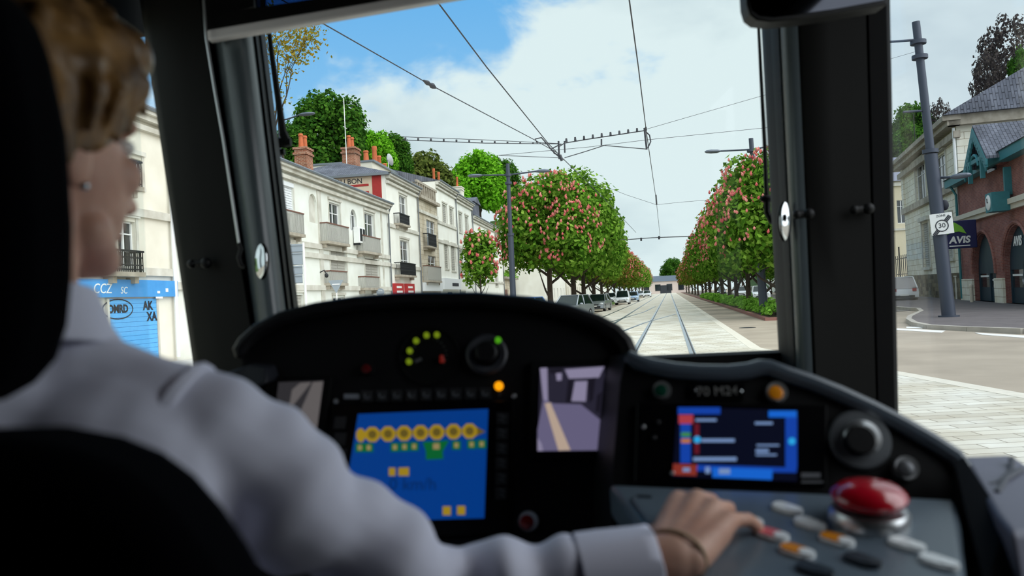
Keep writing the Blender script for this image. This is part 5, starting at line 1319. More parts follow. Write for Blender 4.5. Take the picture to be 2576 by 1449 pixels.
# main display
disp = empty('driver_display', A_(1060, 1180)); tag(disp, 'large blue driver display with yellow tram diagram in the centre', 'display')
panel(A_, [(842, 1018), (1292, 1012), (1286, 1345), (800, 1365)], 'bezel', m_glossblk, disp, .012, .014, bevel=.002)
m_bl = mat_emit('screen_blue', (2, 54, 128), 1.0); m_ye = mat_emit('screen_yellow', (150, 124, 28), 1.0); m_gr = mat_emit('screen_green', (8, 92, 44), 1.0); m_yd = mat_emit('screen_yellow_dark', (92, 78, 30), 1.0); m_bd = mat_emit('screen_blue_dark', (4, 34, 84), 1.0); m_tan = mat_emit('screen_tan', (140, 124, 84), 1.0)
scr = panel(A_, [(905, 1046), (1229, 1033), (1219, 1305), (862, 1316)], 'screen', m_bl, disp, .0135, .002)
def on_screen(fn, parent, polys, name, m, o):
    nn = {'A_': NA, 'B_': NB}[fn.__name__]
    for pl_ in polys:
        b = MB(); b.prism([fn(x, y, o) for x, y in pl_], nn * -.0006); b.build(name, m, parent, smooth=0)
def ngon(x, y, rx, ry, n=8, ph=math.pi / 8): return [(x + rx * math.cos(ph + 2 * math.pi * k / n), y + ry * math.sin(ph + 2 * math.pi * k / n)) for k in range(n)]
cars_x = [915, 941, 980, 1020, 1061, 1101, 1143, 1183]
on_screen(A_, scr, [ngon(x, 1098 - (x - 915) * .035, 20, 20) for x in cars_x[1:]] + [ngon(912, 1099, 12, 18)], 'tram_diagram', m_ye, .0146)
on_screen(A_, scr, [[(905, 1092), (1208, 1083), (1208, 1090), (905, 1100)], [(1196, 1076), (1222, 1090), (1196, 1102)]], 'tram_band', m_yd, .0142)
on_screen(A_, scr, [ngon(x, 1098 - (x - 915) * .035, 11, 11) for x in cars_x[1:]], 'tram_ring', m_yd, .0152)
gx_ = [(910, 1130), (932, 1130), (997, 1129), (1021, 1128), (1045, 1127), (1150, 1124), (1188, 1122), (1213, 1121)]
on_screen(A_, scr, [[(x - 11, y - 11), (x + 11, y - 11), (x + 11, y + 11), (x - 11, y + 11)] for x, y in gx_] + [[(1066, 1116), (1132, 1112), (1116, 1140), (1118, 1158), (1074, 1160), (1074, 1140)]], 'green_status', m_gr, .0146)
on_screen(A_, scr, [[(x - 5, y - 6), (x + 5, y - 6), (x + 5, y + 6), (x - 5, y + 6)] for x, y in gx_] + [[(1092, 1120), (1108, 1119), (1108, 1134), (1092, 1134)]], 'status_symbol', m_tan, .0152)
on_screen(A_, scr, [[(982, 1180), (998, 1180), (998, 1200), (982, 1200)], [(1006, 1180), (1032, 1179), (1032, 1200), (1006, 1200)], [(1116, 1276), (1136, 1276), (1136, 1298), (1116, 1298)], [(1152, 1275), (1172, 1275), (1172, 1297), (1152, 1297)]], 'yellow_icon', m_ye, .0146)
text_mb('0 km/h', .026, A_(1042, 1222, .0148), XA, YA, .0004).build('lettering', m_bd, scr, smooth=0)
for k in range(6):
    y = 1058 + k * 37; kb_ = panel(A_, [(1250 - k * .8, y - 15), (1280 - k * .8, y - 15), (1280 - k * .8, y + 15), (1250 - k * .8, y + 15)], 'soft_key', m_key, disp, .016, .004)
    b = MB(); b.tube([A_(1258, y - 8, .017), A_(1272, y - 4, .017), A_(1258, y + 4, .017), A_(1270, y + 9, .017)], .0012, 5); b.build('key_symbol', m_print, kb_)
for k in range(3):
    y = 1068 + k * 40; panel(A_, [(848, y - 15), (876, y - 15), (872, y + 15), (844, y + 15)], 'soft_key', m_key, disp, .016, .004)
for x, y in ((846, 1010), (1293, 997), (1277, 1322)):
    b = MB(); b.lathe([(.004, 0), (.004, .004), (.001, .005)], A_(x, y), NA, 10); b.build('screw', m_alu, dash)
# camera monitor right of the display
mon = empty('camera_monitor', A_(1437, 1030)); tag(mon, 'upright camera screen showing the platform edge beside the blue display', 'monitor')
panel(A_, [(1336, 912), (1540, 908), (1538, 1156), (1332, 1158)], 'bezel', m_black2, mon, .012, .014, bevel=.002)
m_v0 = mat_emit('cctv_dark', (38, 36, 50), 1.0); m_v1 = mat_emit('cctv_floor', (98, 93, 122), 1.0); m_v2 = mat_emit('cctv_line', (176, 156, 140), 1.0); m_v3 = mat_emit('cctv_light', (132, 126, 152), 1.0); m_v4 = mat_emit('cctv_black', (24, 22, 32), 1.0)
sc_m = panel(A_, [(1358, 932), (1520, 926), (1520, 1136), (1352, 1138)], 'screen', m_v0, mon, .0135, .002)
on_screen(A_, sc_m, [[(1392, 1020), (1460, 1022), (1520, 1070), (1520, 1136), (1352, 1138), (1352, 1085), (1366, 1010)]], 'platform_floor', m_v1, .0144)
on_screen(A_, sc_m, [[(1370, 1020), (1384, 1018), (1434, 1136), (1404, 1137), (1384, 1070)]], 'platform_line', m_v2, .0150)
on_screen(A_, sc_m, [[(1358, 932), (1376, 931), (1378, 1015), (1366, 1010)], [(1352, 1105), (1362, 1120), (1366, 1138), (1352, 1138)], [(1420, 935), (1518, 928), (1505, 955), (1430, 958)], [(1445, 965), (1476, 964), (1472, 1015), (1436, 1014)], [(1398, 945), (1412, 944), (1412, 962), (1400, 963)]], 'platform_shelter', m_v3, .0146)
on_screen(A_, sc_m, [[(1428, 962), (1440, 960), (1436, 1018), (1422, 1018)], [(1478, 958), (1496, 955), (1490, 1010), (1480, 1020)], [(1380, 934), (1415, 932), (1412, 942), (1384, 946)], [(1500, 1000), (1512, 990), (1506, 1045), (1496, 1040)]], 'platform_dark', m_v4, .0152)  # dark structure in the camera picture
# left monitor
mon = empty('camera_monitor', A_(755, 1010)); tag(mon, 'left camera screen half hidden behind the white sleeve', 'monitor')
panel(A_, [(672, 950), (838, 948), (815, 1120), (650, 1130)], 'bezel', m_black2, mon, .010, .012, bevel=.002)
sc_m = panel(A_, [(706, 966), (818, 962), (800, 1090), (690, 1100)], 'screen', mat_emit('cctv_grey', (44, 43, 46), 1.0), mon, .0115, .002)
on_screen(A_, sc_m, [[(740, 985), (760, 968), (788, 966), (730, 1040)], [(792, 966), (817, 964), (802, 1080), (770, 1070), (760, 1040)]], 'platform_stripes', mat_emit('cctv_pale', (92, 88, 88), 1.0), .0122)

# ---------------- right console with radio terminal
con = empty('right_console', (PB.x, 1.2, .6)); tag(con, 'dark right hand console with grey rim sweeping down to the right', 'console')
rim = [(1578, 890), (1600, 905), (1640, 918), (1700, 928), (1760, 933), (1830, 934), (1880, 929), (1910, 921), (1935, 921), (1980, 938), (2040, 958), (2110, 986), (2190, 1023), (2270, 1064), (2340, 1104), (2400, 1143), (2425, 1180), (2438, 1230), (2440, 1300)]
lowb = [(2445, 1420), (1540, 1420), (1540, 1200), (1560, 960)]
front = [B_(x, y) for x, y in rim + lowb]; bk = [p + Vector((-.02, .38, -.035)) for p in front]
b = MB(); b.loft([front, bk]); b.build('console_body', m_blackp, con, smooth=30)
b = MB(); pts = [B_(x, y + 6, .004) for x, y in rim]; b.tube(pts, [.008] + [.0115] * (len(pts) - 2) + [.008], 10); b.build('console_rim', m_rim, con)
round_button(B_, 1665, 984, .0125, m_greenlens, con, label='green push button with chrome ring left of the number plate')
round_button(B_, 1952, 989, .0145, m_amber, con, label='amber push button with chrome ring right of the number plate')
pp_ = panel(B_, [(1735, 966), (1872, 968), (1868, 1008), (1733, 1004)], 'number_plate', m_glossblk, con, .004, .005)
text_mb('70 M24', .0185, B_(1803, 987, .0048), XB, YB, .0006).build('lettering', mat('plate_print', (118, 118, 116), .6), pp_, smooth=0)
for x, y in ((1745, 986), (1860, 988)):
    b = MB(); b.lathe([(.0035, 0), (.0032, .007), (.0005, .008)], B_(x, y), NB, 10); b.build('screw', m_chrome, pp_)
rad = empty('radio_terminal', B_(1850, 1120)); tag(rad, 'black ticketing terminal with a colourful touch screen on the right console', 'terminal')
panel(B_, [(1602, 1016), (2078, 1022), (2076, 1226), (1596, 1216)], 'bezel', m_glossblk, rad, .008, .010, bevel=.002)
m_s0 = mat_emit('terminal_dark', (3, 6, 26), 1.0); m_s1 = mat_emit('terminal_blue', (16, 62, 160), 1.0); m_s2 = mat_emit('terminal_bright_blue', (20, 96, 200), 1.0); m_s3 = mat_emit('terminal_red', (166, 56, 66), 1.0); m_s4 = mat_emit('terminal_white', (112, 138, 182), 1.0); m_s5 = mat_emit('terminal_cyan', (40, 160, 220), 1.0); m_s6 = mat_emit('terminal_brown', (128, 46, 36), 1.0); m_s7 = mat_emit('terminal_maroon', (92, 20, 34), 1.0); m_s8 = mat_emit('terminal_green', (60, 130, 60), 1.0)
sc_r = panel(B_, [(1703, 1028), (2004, 1036), (2001, 1214), (1690, 1202)], 'screen', m_s0, rad, .0095, .002)
R_q = lambda x0, y0, x1, y1: [(x0, y0), (x1, y0), (x1, y1), (x0, y1)]
on_screen(B_, sc_r, [R_q(1704, 1029, 1810, 1046), R_q(1710, 1068, 1736, 1168), R_q(1972, 1052, 2001, 1180), [(1750, 1172), (2000, 1180), (1999, 1192), (1750, 1188)]], 'screen_bar', m_s1, .0104)
on_screen(B_, sc_r, [R_q(1930, 1038, 2000, 1054), [(1790, 1180), (1940, 1184), (1938, 1210), (1790, 1204)]], 'screen_button', m_s2, .0108)
on_screen(B_, sc_r, [R_q(1706, 1048, 1742, 1070)], 'line_badge', m_s3, .0110)
on_screen(B_, sc_r, [[(1692, 1170), (1752, 1172), (1750, 1200), (1691, 1198)]], 'brown_button', m_s6, .0110)
on_screen(B_, sc_r, [R_q(1745, 1070, 1757, 1145)], 'route_line', m_s7, .0106)
on_screen(B_, sc_r, [R_q(1712, 1092, 1735, 1102)], 'green_stripe', m_s8, .0110)
on_screen(B_, sc_r, [R_q(1712, 1108, 1735, 1118)], 'orange_stripe', mat_emit('terminal_orange', (180, 110, 50), 1.0), .0110)
on_screen(B_, sc_r, [R_q(1748, 1058, 1800, 1064), R_q(1762, 1108, 1845, 1116), R_q(1742, 1154, 1850, 1163), R_q(1896, 1066, 1940, 1072), R_q(1900, 1122, 1956, 1126), R_q(1898, 1134, 1930, 1142), R_q(1898, 1146, 1950, 1150), R_q(1806, 1182, 1834, 1196), R_q(1772, 1178, 1784, 1194), R_q(1716, 1180, 1734, 1190)], 'text_lines', m_s4, .0112)
on_screen(B_, sc_r, [ngon(1752, 1110, 9, 9, 12), ngon(1988, 1114, 9, 9, 12)], 'route_marker', m_s5, .0112)
lw = MB(); lw.prism([B_(x, y, .0087) for x, y in R_q(2012, 1192, 2060, 1204)], NB * -.0006); lw.prism([B_(x, y, .0087) for x, y in R_q(2012, 1212, 2066, 1217)], NB * -.0006); lw.build('printed_label', mat('grey_print', (110, 112, 118), .6), rad, smooth=0)
for x, y in ((1618, 1078), (1655, 1066), (1645, 1105), (1690, 1193)):
    b = MB(); b.lathe([(.0032, 0), (.003, .004), (.0005, .005)], B_(x, y, .008), NB, 10); b.build('indicator_dot', m_alu if x in (1618, 1690) else m_key, rad)
# rotary knob
c = B_(2160, 1108); b = MB(); b.lathe([(.0395, 0), (.040, .006), (.037, .009), (.022, .010)], c, NB, 40, False); ro = b.build('rotary_switch', mat('rotary_ring', (84, 88, 92), .45, .3), con); ro['label'] = 'large rotary knob on a grey dial ring'
b = MB(); b.lathe([(.024, .004), (.0235, .020), (.014, .030), (.0005, .030)], c, NB, 32, False); kn = b.build('knob', m_alu, ro); b = MB(); b.lathe([(.0185, .016), (.0185, .030), (.017, .033), (.0005, .033)], c + Vector((-.006, 0, -.005)), NB, 28); b.build('knob_cap', m_blackp, kn)  # cap set off-centre so exposed metal forms the knob's crescent glint
round_button(B_, 2272, 1181, .0155, m_greylens, con, name='key_switch', label='silver round key switch right of the rotary knob', rim=m_alu, h=.016)
b = MB(); b.lathe([(.005, 0), (.005, .012), (.002, .014)], B_(2412, 1238), NB, 12); b.build('screw', m_alu, con)

# ---------------- control desk
desk = empty('control_desk', (D_(2000, 1340).x, D_(2000, 1340).y, .6)); tag(desk, 'grey control desk with coloured push buttons under the right hand', 'control desk')
dpts = [(1530, 1216), (1640, 1221), (1800, 1228), (2000, 1236), (2110, 1241), (2410, 1254), (2416, 1300), (2440, 1560), (1900, 1640), (1740, 1560), (1690, 1440), (1640, 1360), (1575, 1275)]
b = MB(); b.prism([D_(x, y) for x, y in dpts], (0, .0, -.045)); b.build('desk_top', m_deskg, desk, smooth=30, bevel=.008)
b = MB(); b.tube([D_(x, y, .001) for x, y in ((1640, 1252), (1600, 1250), (1592, 1262), (1640, 1330), (1672, 1372))], .0025, 6); b.build('desk_groove', m_rim, desk)
b = MB(); q = [D_(x, y) for x, y in ((1620, 1300), (2380, 1300))]; b.box(q[0].x + .15, q[1].x, .8, 1.1, .6, 1.30); b.build('desk_pedestal', m_blackp, desk, smooth=0)
def stadium(c, a, half, r, h0, h1, grow=0.0, n=8):
    a = a.normalized(); s = ND.cross(a); out = []
    for h in (h0, h1):
        ring = []
        for sg in (1, -1):
            for k in range(n + 1):
                t = -math.pi / 2 + math.pi * k / n
                ring.append(c + a * (sg * half + sg * math.cos(t) * (r + grow)) + s * (sg * math.sin(t) * (r + grow)) + ND * h)
        out.append(ring)
    return out
m_wlens = mat('white_lens', (240, 244, 246), .25); m_pink = mat('pink_red_lens', (232, 112, 118), .25); m_darklens = mat('dark_lens', (44, 52, 62), .3); m_whitecap = mat('white_plastic', (246, 250, 252), .3)
btns = [(1980, 1283, m_wlens, 'white desk button nearest the terminal'), (2038, 1321, m_wlens, 'second white desk button, left of the red mushroom button'), (1943, 1349, m_pink, 'pinkish red desk button next to the fingertips'),
        (2105, 1362, m_amber, 'amber desk button below the red mushroom button'), (2005, 1391, m_amber, 'amber desk button lower left'), (2281, 1374, m_wlens, 'white desk button right of the mushroom button'),
        (2362, 1418, m_wlens, 'white desk button at the lower right corner'), (1880, 1312, m_amber, 'amber desk button under the fingers'), (2170, 1414, m_darklens, 'dark unlit desk button'), (2050, 1438, m_darklens, 'dark unlit desk button at the bottom edge')]
for x, y, lm, lb in btns:
    c = D_(x, y); a = D_(x + 30, y + 10) - D_(x - 30, y - 10)
    b = MB(); b.loft(stadium(c, a, .0075, .0105, 0, .0035, .0015)); o = b.build('push_button', m_whitecap if lm is not m_darklens else m_darklens, desk, smooth=40); o['label'] = lb
    an = a.normalized(); b = MB(); b.loft(stadium(c - an * .003, a, .0058, .0092, .002, .0050)); b.build('lens', lm, o, smooth=40)
    b = MB(); b.loft(stadium(c + an * .0110, a, .001, .0074, .003, .0056)); b.build('end_piece', m_whitecap if lm is not m_darklens else m_darklens, o, smooth=40)  # raised plastic end piece, white except on the dark buttons
c = D_(2186, 1312); b = MB(); b.lathe([(.0435, 0), (.0435, .011), (.040, .016), (.024, .016)], c, ND, 48, False); o = b.build('emergency_button', m_alu, desk); o['label'] = 'big red mushroom emergency button on a silver collar'
b = MB(); b.lathe([(.024, .01), (.024, .026)], c, ND, 24, False); b.build('stem', m_blackp, o)
b = MB(); b.lathe([(.022, .022), (.036, .023), (.0405, .027), (.0415, .031), (.039, .036), (.031, .042), (.018, .0455), (.0005, .0465)], c, ND, 48); b.build('mushroom_cap', mat('red_mushroom', (190, 6, 34), .22, coat=1.0), o)

# side console at the right edge
e = empty('side_console', P(2520, 1300, .98)); tag(e, 'grey moulded side console at the lower right corner', 'console')
tp = [P(2418, 1146, 1.06), P(2545, 1140, 1.06), P(2600, 1180, 1.02), P(2720, 1330, .86), P(2545, 1338, .80), P(2500, 1288, .86)]
lowp = [p + Vector((.01, 0, -.11)) for p in tp]
b = MB(); b.loft([tp, lowp]); b.build('console_shell', m_side, e, smooth=30, bevel=.008)
b = MB(); b.tube([P(2546, 1162, 1.03) + Vector((0, 0, .004)), P(2545, 1185, 1.0), P(2515, 1215, .96), P(2490, 1222, .95)], .004, 6); b.tube([P(2570, 1182, 1.0), P(2530, 1205, .96), P(2508, 1240, .92)], .004, 6); b.build('moulded_groove', mat('groove_grey', (62, 64, 76), .5), e)
bx_ = MB(); bx_.prism([P(2400, 1160, 1.0), P(2425, 1150, 1.0), P(2530, 1310, .86), P(2600, 1480, .80), P(2480, 1480, .80)], (.0, .02, -.12)); bx_.build('console_edge', m_blackp, e, smooth=30)
b = MB(); q = P(2600, 1420, .86); b.box(.50, .97, .70, 1.10, .6, 1.26); b.build('console_pedestal', m_blackp, e, smooth=0)

# ---------------- driver's seat
seat = empty('driver_chair', (-.44, .5, .6)); tag(seat, 'black driver seat with headrest in the left foreground', 'seat')
y0 = .40
rb = [(-.0, 0)]
def mirror_outline(right, cx): return right + [Vector((2 * cx - p.x, p.y, p.z)) for p in reversed(right)]
cxs = -.45
right = [P(x, y, y0 + .09) for x, y in ((60, 1052), (200, 1058), (330, 1082), (430, 1122), (510, 1180), (580, 1260), (640, 1350), (690, 1440), (720, 1540), (735, 1700))]
right = [Vector((p.x, y0, p.z)) for p in right] + [Vector((-.19, y0, 1.30)), Vector((-.20, y0, 1.12))]
right[0].x = cxs + .02
b = MB(); b.prism(mirror_outline(right, cxs), (0, .10, 0)); b.build('backrest', m_fabric, seat, smooth=40, bevel=.03, bseg=4)
yh = .47
hr = [(40, -120), (62, 0), (104, 140), (145, 330), (160, 560), (158, 700), (146, 820), (118, 910), (60, 975), (0, 1008)]
right = [Vector((P(x, y, yh + .055).x, yh, P(x, y, yh + .055).z)) for x, y in hr]; right[0].z = right[1].z + .02
b = MB(); b.prism(mirror_outline([Vector((cxs + .06, yh, right[1].z + .035))] + right[1:], cxs), (0, .085, 0)); b.build('headrest', m_fabric, seat, smooth=40, bevel=.025, bseg=4)
b = MB(); zh = right[-1].z
for s in (-.06, .06): b.tube([(cxs + s, yh + .03, zh - .10), (cxs + s, yh + .03, zh + .03)], .008, 8)
b.build('headrest_post', m_alu, seat)
b = MB(); b.prism([(cxs - .24, .46, 1.02), (cxs + .24, .46, 1.02), (cxs + .24, .46, 1.12), (cxs - .24, .46, 1.12)], (0, .46, .0)); b.build('cushion', m_fabric, seat, smooth=40, bevel=.04)
b = MB(); b.box(cxs - .16, cxs + .16, .5, .85, .60, 1.02); b.build('pedestal', m_blackp, seat, smooth=0)
# ---------------------------------------------------------------- driver
m_skin = bpy.data.materials.new('skin'); nt, N, L = nodes_of(m_skin); p = N['Principled BSDF']
tc = N.new('ShaderNodeTexCoord'); nz = N.new('ShaderNodeTexNoise'); nz.inputs['Scale'].default_value = 22; L.new(tc.outputs['Object'], nz.inputs['Vector'])
r = N.new('ShaderNodeValToRGB'); L.new(nz.outputs['Fac'], r.inputs[0]); r.color_ramp.elements[0].position = .3; r.color_ramp.elements[1].position = .7
r.color_ramp.elements[0].color = lin(200, 148, 126); r.color_ramp.elements[1].color = lin(226, 180, 158); L.new(r.outputs[0], p.inputs['Base Color'])
p.inputs['Roughness'].default_value = .5; p.inputs['Subsurface Weight'].default_value = .12; p.inputs['Subsurface Radius'].default_value = (.008, .003, .002)
m_shirt = mat('white_shirt', (232, 232, 250), .8, bump=.05, bscale=500)
m_hair = mat('blond_hair', (160, 118, 66), .42, vscale=26, var2=(58, 38, 20))
m_navy = mat('navy_trousers', (24, 28, 42), .85)
m_eye = mat('eye_white', (226, 224, 220), .2)

HC = Vector((-.425, .705, 1.812)); TH = math.radians(15)
hf = Vector((math.sin(TH), math.cos(TH), 0)); hr_ = Vector((math.cos(TH), -math.sin(TH), 0)); hu = Vector((0, 0, 1))
def hp(r, f, u): return HC + hr_ * r + hf * f + hu * u
AX = (hr_, hf, hu)
S_R, E_R, W_R = Vector((-.268, .69, 1.540)), Vector((-.085, .80, 1.344)), Vector((.150, .815, 1.376))
S_L, E_L, W_L = Vector((-.625, .69, 1.545)), Vector((-.70, .84, 1.32)), Vector((-.50, 1.06, 1.30))
hips = Vector((-.445, .62, 1.16))

body = MB()
body.ell(hp(0, -.012, .03), (.074, .095, .098), AX, 24, 16)
body.ell(hp(0, .030, -.035), (.062, .066, .088), AX, 24, 16)
body.ell(hp(0, .062, -.106), (.030, .026, .020), AX)
body.capsule(hp(-.045, .02, -.085), hp(-.012, .07, -.108), .020, .018); body.capsule(hp(.045, .02, -.085), hp(.012, .07, -.108), .020, .018)
body.capsule(hp(0, .086, .004), hp(0, .112, -.044), .0095, .0135); body.ell(hp(0, .121, -.050), (.012, .011, .010), AX)
body.ell(hp(.011, .104, -.053), (.009, .010, .008), AX); body.ell(hp(-.011, .104, -.053), (.009, .010, .008), AX)
body.ell(hp(0, .086, .022), (.048, .016, .014), AX)
body.ell(hp(0, .092, -.074), (.022, .010, .007), AX); body.ell(hp(0, .090, -.084), (.020, .010, .007), AX)
for s in (-1, 1):
    body.ell(hp(s * .076, -.024, -.026), (.008, .018, .030), AX); body.ell(hp(s * .042, .062, -.030), (.022, .022, .022), AX)
body.capsule(hp(0, -.018, -.07), Vector((-.44, .67, 1.57)), .054, .060)
# torso, hips, legs
body.capsule(Vector((-.445, .665, 1.52)), hips, .105, .125); body.capsule(Vector((-.52, .67, 1.50)), Vector((-.36, .67, 1.50)), .095, .095)
body.capsule(S_L, S_R, .056, .056)
for s in (-1, 1):
    kx = -.445 + s * .11; body.capsule((kx, .66, 1.16), (kx + s * .03, 1.06, 1.14), .075, .056); body.capsule((kx + s * .03, 1.06, 1.14), (kx + s * .03, 1.10, .72), .054, .036); body.capsule((kx + s * .03, 1.09, .66), (kx + s * .04, 1.26, .64), .036, .03)
for S0, E0, W0 in ((S_R, E_R, W_R), (S_L, E_L, W_L)):
    body.capsule(S0, E0, .040, .034); body.capsule(E0, W0, .033, .026)
def hand(mb, W0, hd, side, up, s=1.0, curls=None):
    """palm and five fingers; hd points to the fingers, side towards the little finger"""
    hd = hd.normalized(); side = (side - hd * side.dot(hd)).normalized(); up = up
    def q(a, b, c): return W0 + hd * a + side * b + up * c
    K = [q(.098, -.030, .016), q(.102, -.009, .020), q(.096, .012, .017), q(.084, .031, .010)]
    for k in range(4): mb.capsule(q(.006, (-.016, -.006, .006, .016)[k], 0), K[k], .019, .0122)
    mb.capsule(q(.03, -.012, -.004), q(.085, -.024, .004), .018, .015); mb.capsule(q(.03, .016, -.006), q(.075, .024, -.002), .017, .014)
    fl = ((.040, .026, .020), (.043, .028, .021), (.039, .026, .020), (.032, .020, .017)); fr = (.0098, .0100, .0094, .0086)
    for k in range(4):
        a0, a1, a2, sp = curls[k]; p0 = K[k]; ang = 0; r0 = fr[k]; tips_ = []
        for j, aa in enumerate((a0, a1, a2)):
            ang += aa; d = (hd * math.cos(ang) - up * math.sin(ang)); d = (d + side * sp * (1 - .3 * j)).normalized()
            p1 = p0 + d * fl[k][j]; mb.capsule(p0, p1, r0 * 1.06 if j == 0 else r0, r0 * .92, 12); p0 = p1; r0 *= .93
    # thumb from the side of the palm
    t0 = q(.026, -.026, -.004); t1 = q(.060, -.046, -.012); t2 = q(.088, -.040, -.016); t3 = q(.108, -.028, -.018)
    mb.capsule(t0, t1, .0165, .0125, 12); mb.capsule(t1, t2, .0118, .0105, 12); mb.capsule(t2, t3, .0104, .0085, 12)
    return K
KR = hand(body, W_R, Vector((.54, .83, .14)), Vector((.84, -.54, -.10)), Vector((-.03, -.13, .99)).normalized(), 1,
          [(.42, 1.15, .75, .0), (.40, 1.10, .7, .06), (.38, 1.0, .65, .12), (.22, .5, .4, .42)])
hand(body, W_L, Vector((.35, .93, -.05)), Vector((-.93, .35, 0)), Vector((0, .05, 1)), 1, [(.3, .5, .4, -.05), (.3, .5, .4, 0), (.3, .5, .4, .03), (.3, .5, .4, .06)])

drv = empty('person', (-.445, .66, .60)); tag(drv, 'person with short blond hair in a white shirt, driving, right hand on the desk buttons', 'person')
bme = remesh(body, .0036, 5)
mesh_obj('body', bme, m_skin, drv)
for s in (-1, 1):
    b = MB(); b.ell(hp(s * .031, .082, .002), (.012, .012, .009), AX); b.build('eye', m_eye, drv)
b = MB(); b.ell(hp(.080, -.020, -.052), (.004, .004, .004), AX); b.build('earring', m_chrome, drv)

# hair: cap plus locks
rh = random.Random(3); hair = MB()
hair.ell(hp(0, -.018, .046), (.086, .104, .100), AX, 32, 20)
hair.ell(hp(0, -.05, -.005), (.078, .062, .085), AX, 24, 16)
hair.ell(hp(.022, .060, .084), (.058, .047, .038), AX, 20, 12); hair.ell(hp(-.03, .06, .082), (.055, .045, .034), AX, 20, 12)
for k in range(240):
    a = rh.uniform(0, 2 * math.pi); u = rh.uniform(-.2, 1.0)
    d = (hr_ * math.cos(a) + hf * math.sin(a) - hf * .1).normalized(); start = HC + hu * (.06 + .07 * u) + d * (.085 - .035 * max(u, 0)) - hf * .012
    f_ = math.sin(a)
    if f_ > .55:
        end = start + d * .014 + hr_ * rh.uniform(.0, .022) + hu * rh.uniform(-.028, .0)
    else: end = start + d * .012 - hu * rh.uniform(.05, .10 if f_ < -.2 else .075) - hf * .012
    mid = (start + end) / 2 + d * .012; hair.tube([start, mid, end], [.009, .009, .003], 6)
# side locks over the temple and in front of the ear on our side
for k in range(40):
    f0 = rh.uniform(-.07, .045); st = hp(.074, f0, .075 + rh.uniform(-.01, .02)); en = hp(.082 + rh.uniform(-.004, .004), f0 - .010, .018 - .058 * (.05 - f0) / .10 + rh.uniform(-.015, .01)); hair.tube([st, (st + en) / 2 + hr_ * .008, en], [.010, .009, .004], 6)
hme = remesh(hair, .0042, 2); ho = mesh_obj('hair', hme, m_hair, drv)

# shirt
sh = MB()
sh.capsule(Vector((-.445, .665, 1.525)), hips + Vector((0, 0, .02)), .125, .14); sh.capsule(Vector((-.53, .67, 1.50)), Vector((-.35, .67, 1.50)), .115, .115)
sh.capsule(S_L + Vector((.02, 0, .012)), S_R + Vector((-.03, 0, .012)), .060, .060); sh.capsule(Vector((-.50, .675, 1.585)), Vector((-.385, .675, 1.585)), .064, .064); sh.capsule(Vector((-.39, .675, 1.60)), Vector((-.30, .685, 1.555)), .05, .058)
for S0, E0, W0 in ((S_R, E_R, W_R), (S_L, E_L, W_L)):
    sh.capsule(S0, E0, .060, .051); sh.capsule(E0, E0.lerp(W0, .5), .050, .044); sh.capsule(E0.lerp(W0, .5), E0.lerp(W0, .82), .044, .035)
sme = remesh(sh, .006, 6)
# cloth folds: ridges across the sleeves, strongest at the elbow
n = len(sme.vertices); co = np.zeros(n * 3); sme.vertices.foreach_get('co', co); co = co.reshape(-1, 3); nr = np.zeros(n * 3); sme.vertices.foreach_get('normal', nr); nr = nr.reshape(-1, 3)
def seg_par(co, a, b):
    a = np.array(a); b = np.array(b); d = b - a; t = ((co - a) @ d) / (d @ d); dist = np.linalg.norm(co - (a + np.clip(t, 0, 1)[:, None] * d), axis=1); return t, dist
disp_ = np.zeros(n)
for a, b in ((S_R, E_R), (E_R, W_R), (S_L, E_L), (E_L, W_L)):
    t, ds = seg_par(co, a, b); w = np.clip((.085 - ds) / .02, 0, 1) * np.clip((t + .1) * 4, 0, 1) * np.clip((1.1 - t) * 4, 0, 1)
    tw = co @ np.array([9.0, 14.0, 22.0]); disp_ += w * (.0085 * np.sin(t * 15 + tw * .55) * (.5 + .5 * np.sin(tw * .35 + 2 * t)) + .0028 * np.sin(t * 31 - tw * 1.1))
nv = np.array([mnoise.noise(Vector(c * 11)) for c in co]) * .008 + np.array([mnoise.noise(Vector((c[0] * 26, c[1] * 26, c[2] * 14))) for c in co]) * .003
co = co + nr * (disp_ + nv)[:, None]; sme.vertices.foreach_set('co', co.ravel()); sme.update()
mesh_obj('shirt', sme, m_shirt, drv)
fa = (W_R - E_R).normalized(); fx, fy, _ = frame_from(fa)
b = MB(); secs = []
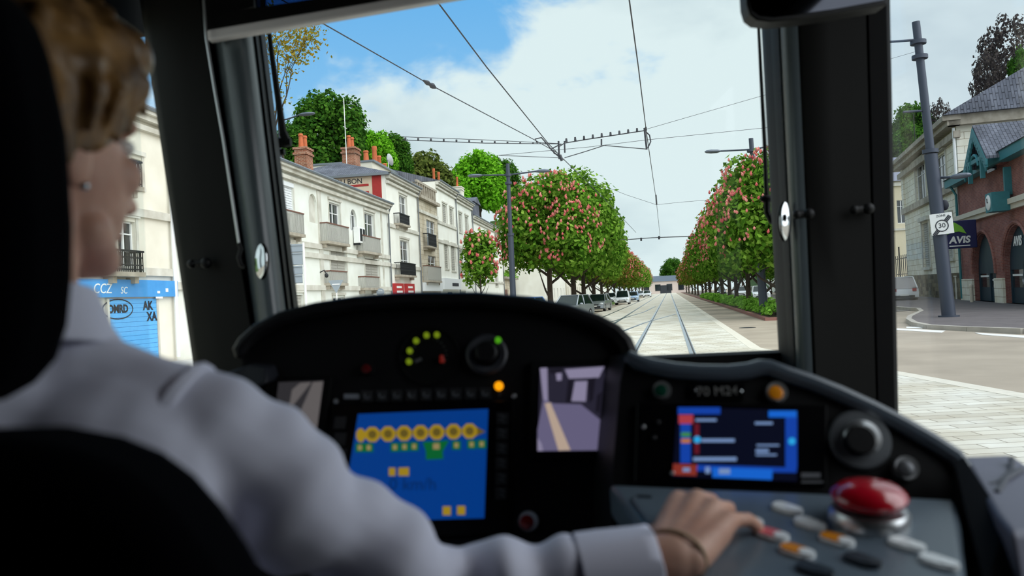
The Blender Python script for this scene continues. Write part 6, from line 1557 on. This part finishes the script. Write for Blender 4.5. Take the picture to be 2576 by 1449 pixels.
for t, r in ((.60, .043), (.70, .041), (.80, .039), (.87, .0375), (.925, .0365), (.93, .034), (.87, .033), (.75, .034)):
    c = E_R.lerp(W_R, t); secs.append([c + (fx * math.cos(k * math.pi / 14) + fy * math.sin(k * math.pi / 14)) * r * (1 + .03 * math.sin(k * 1.3 + t * 9)) for k in range(28)])
b.loft(secs, cap=False); b.build('cuff', m_shirt, drv, smooth=60)
b = MB(); nk = Vector((-.436, .674, 1.640))
secs = []
for z, r in ((-.035, .088), (.0, .078), (.035, .070), (.037, .077), (.005, .088), (-.012, .098)):
    secs.append([nk + Vector((0, 0, z)) + Vector((math.cos(k * math.pi / 16) * r, math.sin(k * math.pi / 16) * r * .95, .012 * -math.sin(k * math.pi / 16))) for k in range(32)])
b.loft(secs, cap=False); b.build('collar', m_shirt, drv, smooth=60)
# raised shoulder seam
b = MB(); sm_ = []
for k in range(13):
    a = math.pi * (-.22 + 1.1 * k / 12); sm_.append(S_R + Vector((-.032, 0, .004)) + (Vector((0, -1, 0)) * math.cos(a) + Vector((.45, 0, .9)) * math.sin(a)) * .062)
b.tube(sm_, [.004, .007, .009, .010, .010, .010, .009, .008, .007, .006, .005, .004, .003], 8); b.build('sleeve_seam', m_shirt, drv)
# bracelet and trousers
hd_ = Vector((.54, .83, .14)).normalized(); bx, by, _ = frame_from(hd_); cbr = W_R + hd_ * .004
b = MB(); b.tube([cbr + (bx * math.cos(k * math.pi / 14) * .0335 + by * math.sin(k * math.pi / 14) * .0270) for k in range(29)], .0024, 8, False); b.build('bracelet', mat('beige_cord', (196, 164, 130), .5), drv)
tr = MB(); tr.capsule(hips + Vector((-.09, .02, -.02)), hips + Vector((.09, .02, -.02)), .125, .125)
for s in (-1, 1):
    kx = -.445 + s * .11; tr.capsule((kx, .66, 1.15), (kx + s * .03, 1.06, 1.14), .088, .068); tr.capsule((kx + s * .03, 1.06, 1.14), (kx + s * .03, 1.10, .74), .066, .05)
mesh_obj('trousers', remesh(tr, .010, 4), m_navy, drv)
for s in (-1, 1):
    kx = -.445 + s * .14; b = MB(); b.ell((kx, 1.16, .645), (.048, .13, .045)); b.build('shoe', m_blackp, drv)
